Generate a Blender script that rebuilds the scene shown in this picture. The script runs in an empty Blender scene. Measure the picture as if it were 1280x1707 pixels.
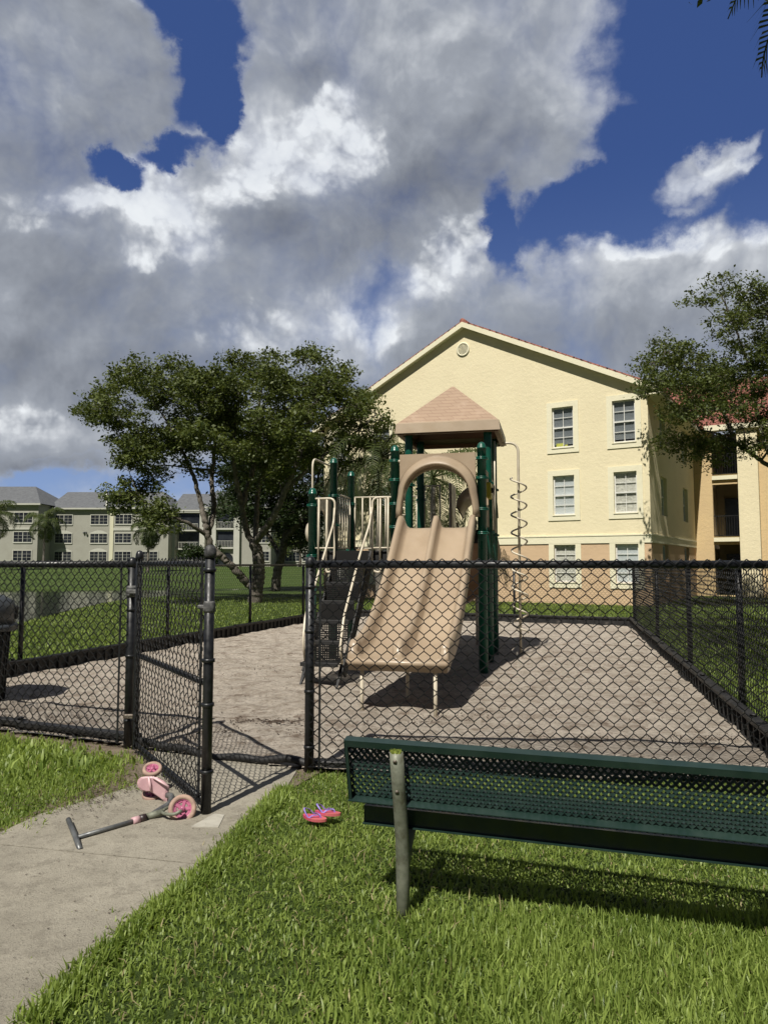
import bpy, math, random
import numpy as np
from mathutils import Vector, Matrix
random.seed(7); RNG = np.random.default_rng(7)
S = bpy.context.scene
C = S.collection
PI = math.pi

# ------------------------------------------------------------------ camera
FPX, HC = 1200.0, 1.6
PITCH = math.atan(86.5 / 1200)
cam = bpy.data.cameras.new('camera'); camo = bpy.data.objects.new('camera', cam); C.objects.link(camo)
camo.location = (0, 0, HC); camo.rotation_euler = (PI / 2 + PITCH, 0, 0)
cam.sensor_fit = 'HORIZONTAL'; cam.sensor_width = 36; cam.lens = 36 * FPX / 1280
cam.clip_start = 0.05; cam.clip_end = 3000
S.camera = camo

def _ray(u, v):                       # survey helpers: read real positions off measured sight lines
    x = (u - 640) / FPX; y = (853.5 - v) / FPX
    c, s = math.cos(PITCH), math.sin(PITCH)
    return x, c - y * s, s + y * c
def G(u, v, z=0.0):
    r = _ray(u, v); t = (z - HC) / r[2]
    return Vector((r[0] * t, r[1] * t, z))
def YD(u, v, yd):
    r = _ray(u, v); t = yd / r[1]
    return Vector((r[0] * t, yd, HC + r[2] * t))

# ------------------------------------------------------------------ object helpers
def tag(o, label=None, cat=None, group=None, kind=None):
    if label: o['label'] = label
    if cat: o['category'] = cat
    if group: o['group'] = group
    if kind: o['kind'] = kind
    return o
def empty(name, loc=(0, 0, 0), rz=0.0, label=None, cat=None, group=None):
    o = bpy.data.objects.new(name, None); C.objects.link(o)
    o.location = loc; o.rotation_euler = (0, 0, rz); o.empty_display_size = .2
    return tag(o, label, cat, group)
def copy_tree(o, parent=None):
    c = o.copy(); C.objects.link(c); c.parent = parent
    for ch in list(o.children): copy_tree(ch, c)
    return c

class MB:
    """collects vertices and faces of ONE mesh"""
    def __init__(s): s.v = []; s.f = []; s.m = []; s.sm = []
    def add(s, vs, fs, mi=0, smooth=False):
        n = len(s.v); s.v += [tuple(p) for p in vs]
        for f in fs: s.f.append(tuple(i + n for i in f)); s.m.append(mi); s.sm.append(smooth)
    def box(s, x0, x1, y0, y1, z0, z1, mi=0, M=None):
        vs = [Vector(p) for p in ((x0,y0,z0),(x1,y0,z0),(x1,y1,z0),(x0,y1,z0),(x0,y0,z1),(x1,y0,z1),(x1,y1,z1),(x0,y1,z1))]
        if M is not None: vs = [M @ p for p in vs]
        s.add(vs, [(3,2,1,0),(4,5,6,7),(0,1,5,4),(1,2,6,5),(2,3,7,6),(3,0,4,7)], mi)
        return s
    def bbox(s, x0, x1, y0, y1, z0, z1, b=.01, mi=0, M=None):   # box with chamfered edges
        c = [((x0+x1)/2, (x1-x0)/2), ((y0+y1)/2, (y1-y0)/2), ((z0+z1)/2, (z1-z0)/2)]
        vs = []; idx = {}
        for sx in (-1, 1):
            for sy in (-1, 1):
                for sz in (-1, 1):
                    for a in range(3):
                        p = []
                        for k, sg in enumerate((sx, sy, sz)):
                            p.append(c[k][0] + sg * (c[k][1] - (0 if k == a else b)))
                        idx[(sx, sy, sz, a)] = len(vs); vs.append(Vector(p))
        fs = []
        for a in range(3):
            o = [k for k in range(3) if k != a]
            for sg in (-1, 1):
                q = []
                for s1, s2 in ((-1,-1),(1,-1),(1,1),(-1,1)):
                    t = [0,0,0]; t[a] = sg; t[o[0]] = s1; t[o[1]] = s2; q.append(idx[(*t, a)])
                fs.append(q)
            for s1 in (-1, 1):          # edge bevels parallel to axis a
                for s2 in (-1, 1):
                    q = []
                    for sa, ax in ((-1, o[0]), (1, o[0]), (1, o[1]), (-1, o[1])):
                        t = [0,0,0]; t[a] = sa; t[o[0]] = s1; t[o[1]] = s2; q.append(idx[(*t, ax)])
                    fs.append(q)
        for sx in (-1, 1):
            for sy in (-1, 1):
                for sz in (-1, 1): fs.append([idx[(sx, sy, sz, a)] for a in range(3)])
        if M is not None: vs = [M @ p for p in vs]
        s.add(vs, fs, mi); return s
    def tube(s, pts, r, n=8, mi=0, cap=True, closed=False, ref=None):
        pts = [Vector(p) for p in pts]; N = len(pts)
        rs = r if isinstance(r, (list, tuple)) else [r] * N
        vs = []; prev = None
        for i, p in enumerate(pts):
            a = pts[(i - 1) % N] if (i > 0 or closed) else p
            b = pts[(i + 1) % N] if (i < N - 1 or closed) else p
            t = (b - a)
            t = t.normalized() if t.length > 1e-9 else Vector((0, 0, 1))
            if prev is None:
                h = Vector(ref) if ref else (Vector((0, 0, 1)) if abs(t.z) < .9 else Vector((1, 0, 0)))
                prev = (h - t * h.dot(t)).normalized()
            else:
                q = prev - t * prev.dot(t); prev = q.normalized() if q.length > 1e-6 else prev
            w = t.cross(prev)
            for k in range(n):
                an = 2 * PI * k / n
                vs.append(p + prev * (rs[i] * math.cos(an)) + w * (rs[i] * math.sin(an)))
        fs = []
        for i in range(N if closed else N - 1):
            j = (i + 1) % N
            for k in range(n): fs.append((i*n+k, i*n+(k+1)%n, j*n+(k+1)%n, j*n+k))
        if cap and not closed:
            fs.append(tuple(range(n))[::-1]); fs.append(tuple((N-1)*n+k for k in range(n)))
        s.add(vs, fs, mi, True); return s
    def lathe(s, prof, n=16, c=(0, 0, 0), mi=0, M=None, smooth=True, cap=True):
        vs = []; fs = []
        for r, z in prof:
            for k in range(n):
                a = 2 * PI * k / n; p = Vector((c[0] + r*math.cos(a), c[1] + r*math.sin(a), c[2] + z))
                vs.append(M @ p if M is not None else p)
        for i in range(len(prof) - 1):
            for k in range(n): fs.append((i*n+k, i*n+(k+1)%n, (i+1)*n+(k+1)%n, (i+1)*n+k))
        if cap and prof[0][0] > 1e-4: fs.append(tuple(range(n))[::-1])
        if cap and prof[-1][0] > 1e-4: fs.append(tuple((len(prof)-1)*n+k for k in range(n)))
        s.add(vs, fs, mi, smooth); return s
    def prism(s, poly, y0, y1, mi=0, M=None):      # polygon in x,z extruded along y
        n = len(poly); vs = [Vector((x, y0, z)) for x, z in poly] + [Vector((x, y1, z)) for x, z in poly]
        if M is not None: vs = [M @ p for p in vs]
        s.add(vs, [tuple(range(n)), tuple(range(n, 2*n))[::-1]] + [(i, i+n, (i+1)%n+n, (i+1)%n) for i in range(n)], mi)
        return s
    def build(s, name, mats, parent=None, loc=None, smooth_angle=None):
        me = bpy.data.meshes.new(name); me.from_pydata(s.v, [], s.f)
        if not isinstance(mats, (list, tuple)): mats = [mats]
        for m in mats: me.materials.append(m)
        me.polygons.foreach_set('material_index', s.m); me.polygons.foreach_set('use_smooth', s.sm)
        me.update(); me.validate()
        o = bpy.data.objects.new(name, me); C.objects.link(o); o.parent = parent
        if loc is not None: o.location = loc
        import bmesh
        bm = bmesh.new(); bm.from_mesh(me); bmesh.ops.recalc_face_normals(bm, faces=bm.faces); bm.to_mesh(me); bm.free()
        return o

def np_mesh(name, V, F, mats, parent=None, col=None, smooth=False, mi=None):
    """V (n,3), F (m,k) quads/tris, col (m,) 0..1 shade value per face"""
    me = bpy.data.meshes.new(name); k = F.shape[1]
    me.vertices.add(len(V)); me.vertices.foreach_set('co', np.ascontiguousarray(V, dtype=np.float32).ravel())
    me.loops.add(F.size); me.loops.foreach_set('vertex_index', np.ascontiguousarray(F, dtype=np.int32).ravel())
    me.polygons.add(len(F)); me.polygons.foreach_set('loop_start', np.arange(0, F.size, k, dtype=np.int32))
    if smooth: me.polygons.foreach_set('use_smooth', np.ones(len(F), dtype=bool))
    if not isinstance(mats, (list, tuple)): mats = [mats]
    for m in mats: me.materials.append(m)
    if mi is not None: me.polygons.foreach_set('material_index', mi)
    me.update(calc_edges=True)
    if col is not None:
        at = me.attributes.new('tone', 'FLOAT', 'FACE'); at.data.foreach_set('value', np.ascontiguousarray(col, dtype=np.float32))
    o = bpy.data.objects.new(name, me); C.objects.link(o); o.parent = parent
    return o

# ------------------------------------------------------------------ materials
def _lin(c): return tuple((x/12.92 if x <= .04045 else ((x+.055)/1.055)**2.4) for x in c)
def hexc(r, g, b): return _lin((r/255, g/255, b/255))
def _new(name):
    m = bpy.data.materials.new(name); m.use_nodes = True; nt = m.node_tree
    return m, nt, nt.nodes['Principled BSDF']
def N(nt, t, **kw):
    n = nt.nodes.new(t)
    for k, v in kw.items():
        if k in n.bl_rna.properties.keys(): setattr(n, k, v)
        else: n.inputs[k.replace('_', ' ')].default_value = v
    return n
def noise(nt, vec, scale, detail=5, rough=.55, dist=0):
    n = nt.nodes.new('ShaderNodeTexNoise'); n.inputs['Scale'].default_value = scale; n.inputs['Detail'].default_value = detail
    n.inputs['Roughness'].default_value = rough; n.inputs['Distortion'].default_value = dist
    nt.links.new(vec, n.inputs['Vector']); return n
def mixc(nt, fac, a, b, mode='MIX'):
    n = nt.nodes.new('ShaderNodeMix'); n.data_type = 'RGBA'; n.blend_type = mode
    for s, i in ((fac, 0), (a, 6), (b, 7)):
        if hasattr(s, 'links') or isinstance(s, bpy.types.NodeSocket): nt.links.new(s, n.inputs[i])
        elif i == 0: n.inputs[0].default_value = s
        else: n.inputs[i].default_value = (*s[:3], 1)
    return n.outputs[2]
def ramp(nt, fac, p0, p1, a=0.0, b=1.0):
    n = nt.nodes.new('ShaderNodeMapRange'); n.interpolation_type = 'SMOOTHSTEP'
    n.inputs[1].default_value = p0; n.inputs[2].default_value = p1; n.inputs[3].default_value = a; n.inputs[4].default_value = b
    nt.links.new(fac, n.inputs[0]); return n.outputs[0]
def math_(nt, op, a, b=None, clamp=False):
    n = nt.nodes.new('ShaderNodeMath'); n.operation = op; n.use_clamp = clamp
    for s, i in ((a, 0), (b, 1)):
        if s is None: continue
        if isinstance(s, bpy.types.NodeSocket): nt.links.new(s, n.inputs[i])
        else: n.inputs[i].default_value = s
    return n.outputs[0]
def bump(nt, h, strength, dist, prev=None):
    n = nt.nodes.new('ShaderNodeBump'); n.inputs['Strength'].default_value = strength; n.inputs['Distance'].default_value = dist
    nt.links.new(h, n.inputs['Height'])
    if prev is not None: nt.links.new(prev, n.inputs['Normal'])
    return n.outputs[0]
def coord(nt, kind='Object'):
    return nt.nodes.new('ShaderNodeTexCoord').outputs[kind]
MATS = {}
def mat(name, c1, c2=None, scale=4, rough=.6, bmp=0, bscale=30, bdist=.01, metal=0, c3=None, s3=1.0, p3=(.55, .75), spec=.5, rv=.12):
    if name in MATS: return MATS[name]
    m, nt, b = _new(name); co = coord(nt)
    c2 = c2 or tuple(x * .75 for x in c1)
    n1 = noise(nt, co, scale, 6, .6)
    col = mixc(nt, ramp(nt, n1.outputs[0], .35, .65), c1, c2)
    if c3:
        n3 = noise(nt, co, s3, 8, .65)
        col = mixc(nt, ramp(nt, n3.outputs[0], *p3), col, c3)
    nt.links.new(col, b.inputs['Base Color'])
    nr = noise(nt, co, scale * 2.3, 5)
    nt.links.new(ramp(nt, nr.outputs[0], .3, .7, max(rough - rv, .05), min(rough + rv, 1)), b.inputs['Roughness'])
    b.inputs['Metallic'].default_value = metal; b.inputs['Specular IOR Level'].default_value = spec
    if bmp:
        nb = noise(nt, co, bscale, 8, .65)
        nt.links.new(bump(nt, nb.outputs[0], bmp, bdist), b.inputs['Normal'])
    MATS[name] = m; return m

def leafmat(name, dark, light, trans=.35, rough=.5, spec=.3):
    m, nt, b = _new(name)
    at = nt.nodes.new('ShaderNodeAttribute'); at.attribute_name = 'tone'
    col = mixc(nt, at.outputs['Fac'], dark, light)
    nt.links.new(col, b.inputs['Base Color']); b.inputs['Roughness'].default_value = rough
    b.inputs['Specular IOR Level'].default_value = spec
    tr = nt.nodes.new('ShaderNodeBsdfTranslucent')
    tc = mixc(nt, .5, col, (light[0]*1.2, light[1]*1.2, light[2]*.5)); nt.links.new(tc, tr.inputs['Color'])
    mx = nt.nodes.new('ShaderNodeMixShader'); mx.inputs[0].default_value = trans
    nt.links.new(b.outputs[0], mx.inputs[1]); nt.links.new(tr.outputs[0], mx.inputs[2])
    nt.links.new(mx.outputs[0], nt.nodes['Material Output'].inputs['Surface'])
    return m

M_green = mat('green_paint', (.004,.066,.042), (.007,.088,.058), 3, .34, .15, 90, .001, c3=(.03,.13,.10), s3=1.6, p3=(.62,.8))
M_teal = mat('faded_green_paint', (.012,.10,.075), (.03,.18,.14), 2, .5)
M_black = mat('black_coating', (.006,.0065,.008), (.014,.015,.017), 14, .42, .2, 120, .001, c3=(.10,.105,.105), s3=5, p3=(.72,.80))
M_wire = mat('black_vinyl_wire', (.004,.0045,.005), (.010,.010,.011), 6, .5, spec=.3)
M_blackpl = mat('black_plastic', (.007,.007,.0075), (.017,.0165,.016), 5, .62, .2, 60, .002, c3=(.09,.08,.07), s3=3, p3=(.6,.8))
M_tan = mat('tan_plastic', (.37,.288,.20), (.325,.248,.17), 1.6, .42, .1, 40, .002, c3=(.30,.22,.16), s3=2.4, p3=(.58,.85))
M_brown = mat('brown_plastic', (.20,.10,.055), (.16,.08,.045), 2, .45)
M_cream = mat('cream_pipe', (.62,.56,.44), (.52,.46,.35), 5, .4, c3=(.30,.22,.14), s3=4, p3=(.66,.82))
M_galv = mat('weathered_galvanised', (.20,.21,.16), (.13,.14,.105), 18, .62, .3, 160, .001, c3=(.10,.095,.06), s3=9, p3=(.5,.7), metal=.25)
M_bolt = mat('bolt_metal', (.22,.20,.17), (.10,.07,.05), 60, .5, metal=.6)
M_benchg = mat('bench_green', (.018,.037,.030), (.011,.027,.022), 7, .40, .15, 150, .0008, c3=(.05,.12,.10), s3=5, p3=(.62,.85))
M_grey = mat('grey_steel', (.16,.165,.16), (.09,.095,.10), 14, .45, metal=.4)
M_pink = mat('pink_plastic', (.56,.36,.375), (.48,.29,.315), 9, .45, c3=(.75,.52,.50), s3=12, p3=(.55,.8))
M_magenta = mat('magenta_plastic', (.42,.12,.21), (.34,.11,.18), 9, .4)
M_tyre = mat('worn_tyre', (.42,.29,.22), (.30,.20,.16), 20, .8)
M_white = mat('white_frame', (.72,.72,.68), (.62,.62,.58), 3, .5)
M_yellowp = mat('yellow_plastic', (.42,.36,.02), (.36,.30,.02), 4, .45)
M_tape = mat('grey_tape', (.15,.15,.145), (.05,.05,.05), 30, .7, .5, 60, .004)
M_sandal = mat('sandal_pink', (.46,.05,.13), (.50,.12,.12), 20, .6)
M_orange = mat('sandal_orange', (.80,.22,.10), (.72,.25,.16), 20, .6)
M_purple = mat('sandal_purple', (.22,.15,.50), (.28,.20,.55), 20, .5)
M_bark = mat('bark', (.155,.137,.11), (.075,.064,.051), 7, .9, .9, 26, .03, c3=(.24,.215,.18), s3=3, p3=(.5,.75))
M_palmbark = mat('palm_bark', (.20,.18,.15), (.12,.105,.09), 6, .9, .6, 20, .03)
M_leaf = leafmat('leaf', (.030,.050,.013), (.150,.180,.050), .30)
M_leaf2 = leafmat('leaf_dark', (.016,.030,.011), (.050,.075,.024), .28)
M_palm = leafmat('palm_leaf', (.030,.052,.014), (.115,.135,.045), .30)
M_blade = leafmat('grass_blade', (.105,.165,.030), (.370,.465,.115), .45, .45, .4)

def stucco(name, c1, c2, sc=.7, st=.55):
    m, nt, b = _new(name); co = coord(nt)
    n1 = noise(nt, co, sc, 7, .6)
    col = mixc(nt, ramp(nt, n1.outputs[0], .3, .7), c1, c2)
    mp = nt.nodes.new('ShaderNodeMapping'); mp.inputs['Scale'].default_value = (.8, .8, 9); nt.links.new(co, mp.inputs[0])
    n2 = noise(nt, mp.outputs[0], 1.2, 6, .6)
    col = mixc(nt, ramp(nt, n2.outputs[0],   .52, .76, 0, .50), col, tuple(x*.82 for x in c1))
    nt.links.new(col, b.inputs['Base Color']); b.inputs['Roughness'].default_value = .9; b.inputs['Specular IOR Level'].default_value = .2
    n3 = noise(nt, co, 7, 9, .7); n4 = noise(nt, co, 45, 4, .6)
    nb = bump(nt, n3.outputs[0], st, .035); nb = bump(nt, n4.outputs[0], .5, .012, nb)
    nt.links.new(nb, b.inputs['Normal']); return m
M_yel = stucco('yellow_stucco', (.78,.70,.48), (.74,.66,.45))
M_peach = stucco('peach_stucco', (.60,.435,.28), (.56,.405,.26))
M_trim = stucco('cream_trim', (.78,.74,.55), (.74,.70,.52), 1, .3)
M_tanw = stucco('tan_stucco', (.62,.47,.26), (.57,.43,.245))
M_gwall = stucco('olive_grey_stucco', (.35,.348,.30), (.315,.31,.265))
M_gtrim = stucco('pale_trim', (.50,.50,.44), (.46,.46,.40), 1, .3)
M_gcream = stucco('pale_cream_stucco', (.62,.60,.44), (.58,.56,.42), 1, .3)

def tile_mat():
    m, nt, b = _new('red_roof_tile'); co = coord(nt)
    n1 = noise(nt, co, 3.2, 6, .65)
    col = mixc(nt, ramp(nt, n1.outputs[0], .3, .7), (.33,.12,.085), (.21,.07,.05))
    nt.links.new(col, b.inputs['Base Color']); b.inputs['Roughness'].default_value = .8
    sx = nt.nodes.new('ShaderNodeSeparateXYZ'); nt.links.new(co, sx.inputs[0])
    w = math_(nt, 'ABSOLUTE', math_(nt, 'SINE', math_(nt, 'MULTIPLY', sx.outputs[1], PI / .26)))
    f = math_(nt, 'FRACT', math_(nt, 'MULTIPLY', sx.outputs[0], 1 / .36))
    nb = bump(nt, w, 1, .09); nb = bump(nt, f, .8, .05, nb)
    nt.links.new(nb, b.inputs['Normal']); return m
M_tile = tile_mat()
def tile_mat2():
    m = M_tile.copy(); m.name = 'red_roof_tile_turned'; nt = m.node_tree
    tc = [n for n in nt.nodes if n.type == 'TEX_COORD'][0]; mp = nt.nodes.new('ShaderNodeMapping'); mp.inputs['Rotation'].default_value = (0, 0, PI/2)
    tos = [l.to_socket for l in tc.outputs['Object'].links]
    for t in tos: nt.links.new(mp.outputs[0], t)
    nt.links.new(tc.outputs['Object'], mp.inputs[0]); return m
M_tile2 = tile_mat2()
M_shing = mat('grey_shingle', (.125,.132,.14), (.095,.10,.108), 2.2, .85, .6, 12, .05)

def roof_plastic():
    m, nt, b = _new('tan_brick_pattern_plastic'); co = coord(nt)
    sx = nt.nodes.new('ShaderNodeSeparateXYZ'); nt.links.new(co, sx.inputs[0])
    cb = nt.nodes.new('ShaderNodeCombineXYZ'); nt.links.new(math_(nt, 'ADD', sx.outputs[0], sx.outputs[1]), cb.inputs[0]); nt.links.new(sx.outputs[2], cb.inputs[1])
    br = nt.nodes.new('ShaderNodeTexBrick'); nt.links.new(cb.outputs[0], br.inputs['Vector'])
    br.inputs['Scale'].default_value = 1; br.inputs['Brick Width'].default_value = .23; br.inputs['Row Height'].default_value = .068; br.inputs['Mortar Size'].default_value = .007
    br.inputs['Mortar Smooth'].default_value = .5
    br.inputs['Color1'].default_value = (.37,.262,.18,1); br.inputs['Color2'].default_value = (.34,.24,.165,1); br.inputs['Mortar'].default_value = (.26,.17,.115,1)
    n1 = noise(nt, co, 4, 6, .6)
    col = mixc(nt, ramp(nt, n1.outputs[0], .5, .7, 0, .5), br.outputs['Color'], (.45,.34,.25))
    nt.links.new(col, b.inputs['Base Color']); b.inputs['Roughness'].default_value = .48
    nt.links.new(bump(nt, br.outputs['Fac'], -1, .012), b.inputs['Normal']); return m
M_roofpl = roof_plastic()

def glass_mat(name, tint, rough=.05, dark=.0):
    m, nt, b = _new(name)
    tr = nt.nodes.new('ShaderNodeBsdfTransparent'); tr.inputs[0].default_value = (*tint, 1)
    gl = nt.nodes.new('ShaderNodeBsdfGlossy'); gl.inputs['Roughness'].default_value = rough
    fr = nt.nodes.new('ShaderNodeLayerWeight'); fr.inputs[0].default_value = .25
    mx = nt.nodes.new('ShaderNodeMixShader'); nt.links.new(math_(nt, 'ADD', math_(nt, 'MULTIPLY', fr.outputs[1], .25), .04), mx.inputs[0])
    nt.links.new(tr.outputs[0], mx.inputs[1]); nt.links.new(gl.outputs[0], mx.inputs[2])
    nt.links.new(mx.outputs[0], nt.nodes['Material Output'].inputs['Surface']); return m
M_glass = glass_mat('window_glass', (.93,.95,.95))
M_dglass = mat('dark_far_glass', (.012,.014,.018), (.03,.034,.04), .6, .12)
M_dark = mat('dark_interior', (.012,.011,.010), (.02,.018,.016), 1, .9)
def blind_mat(name, c):
    m, nt, b = _new(name); co = coord(nt)
    sx = nt.nodes.new('ShaderNodeSeparateXYZ'); nt.links.new(co, sx.inputs[0])
    f = math_(nt, 'FRACT', math_(nt, 'MULTIPLY', sx.outputs[2], 1 / .055))
    col = mixc(nt, ramp(nt, f, .0, .35, .55, 0), c, tuple(x*.45 for x in c))
    nt.links.new(col, b.inputs['Base Color']); b.inputs['Roughness'].default_value = .6
    nt.links.new(bump(nt, f, .8, .02), b.inputs['Normal']); return m
M_blindw = blind_mat('white_blinds', (.80,.83,.84)); M_blindg = blind_mat('grey_blinds', (.26,.28,.30))

# ground materials
def ground_mats():
    m, nt, b = _new('lawn'); co = coord(nt)
    n1 = noise(nt, co, .35, 6, .6); n2 = noise(nt, co, 14, 8, .7); n3 = noise(nt, co, 60, 5, .7)
    col = mixc(nt, ramp(nt, n1.outputs[0], .35, .65), (.080,.125,.026), (.105,.145,.035))
    col = mixc(nt, ramp(nt, n2.outputs[0], .3, .7), col, (.042,.070,.016))
    col = mixc(nt, ramp(nt, n3.outputs[0], .62, .75, 0, .5), col, (.12,.13,.05))
    nt.links.new(col, b.inputs['Base Color']); b.inputs['Roughness'].default_value = .85; b.inputs['Specular IOR Level'].default_value = .15
    nb = bump(nt, n2.outputs[0], 1, .08); nb = bump(nt, n3.outputs[0], 1, .03, nb)
    nt.links.new(nb, b.inputs['Normal'])
    lawn = m
    m, nt, b = _new('sand'); co = coord(nt)
    mp = nt.nodes.new('ShaderNodeMapping'); mp.inputs['Scale'].default_value = (1, 1, 1); nt.links.new(co, mp.inputs[0])
    n1 = noise(nt, mp.outputs[0], 4.2, 10, .70); n2 = noise(nt, mp.outputs[0], 20, 12, .78); n3 = noise(nt, co, 90, 4, .7)
    col = mixc(nt, ramp(nt, n1.outputs[0], .42, .62), (.60,.535,.45), (.43,.37,.30))
    col = mixc(nt, ramp(nt, n2.outputs[0], .47, .62, 0, .80), col, (.25,.21,.175))
    col = mixc(nt, ramp(nt, n3.outputs[0], .54, .66, 0, .6), col, (.13,.10,.08))
    n4 = noise(nt, co, 2.6, 9, .75); col = mixc(nt, ramp(nt, n4.outputs[0], .53, .64, 0, .75), col, (.15,.105,.075))
    nt.links.new(col, b.inputs['Base Color']); b.inputs['Roughness'].default_value = .95; b.inputs['Specular IOR Level'].default_value = .1
    nb = bump(nt, n1.outputs[0], .8, .12); nb = bump(nt, n2.outputs[0], 1, .05, nb); nb = bump(nt, n3.outputs[0], .7, .008, nb)
    nt.links.new(nb, b.inputs['Normal'])
    sand = m
    m, nt, b = _new('concrete'); co = coord(nt)
    n1 = noise(nt, co, 1.3, 8, .65); n2 = noise(nt, co, 9, 10, .7); n3 = noise(nt, co, 120, 5, .7)
    col = mixc(nt, ramp(nt, n1.outputs[0], .35, .65), (.37,.34,.275), (.285,.262,.21))
    col = mixc(nt, ramp(nt, n2.outputs[0], .48, .62, 0, .6), col, (.22,.20,.16))
    col = mixc(nt, ramp(nt, n3.outputs[0], .54, .64, 0, .6), col, (.13,.115,.09))
    nt.links.new(col, b.inputs['Base Color']); b.inputs['Roughness'].default_value = .92; b.inputs['Specular IOR Level'].default_value = .2
    nb = bump(nt, n2.outputs[0], .8, .02); nb = bump(nt, n3.outputs[0], 1, .007, nb); nt.links.new(nb, b.inputs['Normal'])
    conc = m
    m, nt, b = _new('soil'); co = coord(nt)
    n1 = noise(nt, co, 5, 9, .7); n3 = noise(nt, co, 70, 6, .75)
    col = mixc(nt, ramp(nt, n1.outputs[0], .35, .65), (.22,.175,.125), (.13,.10,.07))
    col = mixc(nt, ramp(nt, n3.outputs[0], .5, .7, 0, .8), col, (.06,.045,.03))
    nt.links.new(col, b.inputs['Base Color']); b.inputs['Roughness'].default_value = .95
    nb = bump(nt, n1.outputs[0], 1, .04); nb = bump(nt, n3.outputs[0], 1, .01, nb); nt.links.new(nb, b.inputs['Normal'])
    soil = m
    m, nt, b = _new('pond_water'); co = coord(nt)
    b.inputs['Base Color'].default_value = (.018,.022,.016,1); b.inputs['Roughness'].default_value = .10; b.inputs['IOR'].default_value = 1.25; b.inputs['Specular IOR Level'].default_value = .35
    n1 = noise(nt, co, 1.6, 4, .6); nt.links.new(bump(nt, n1.outputs[0], .25, .03), b.inputs['Normal'])
    return lawn, sand, conc, soil, m
M_lawn, M_sand, M_conc, M_soil, M_water = ground_mats()

# ------------------------------------------------------------------ sky + sun
AZ, EL = math.radians(24), math.radians(54)
sun = bpy.data.lights.new('sun', 'SUN'); suno = bpy.data.objects.new('sun', sun); C.objects.link(suno)
sun.energy = 5.0; sun.angle = math.radians(.5); sun.color = (1, .95, .86)
d = Vector((math.sin(AZ)*math.cos(EL), math.cos(AZ)*math.cos(EL), -math.sin(EL)))
suno.rotation_euler = d.to_track_quat('-Z', 'Y').to_euler(); suno.location = (-5, -10, 20)

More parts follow.
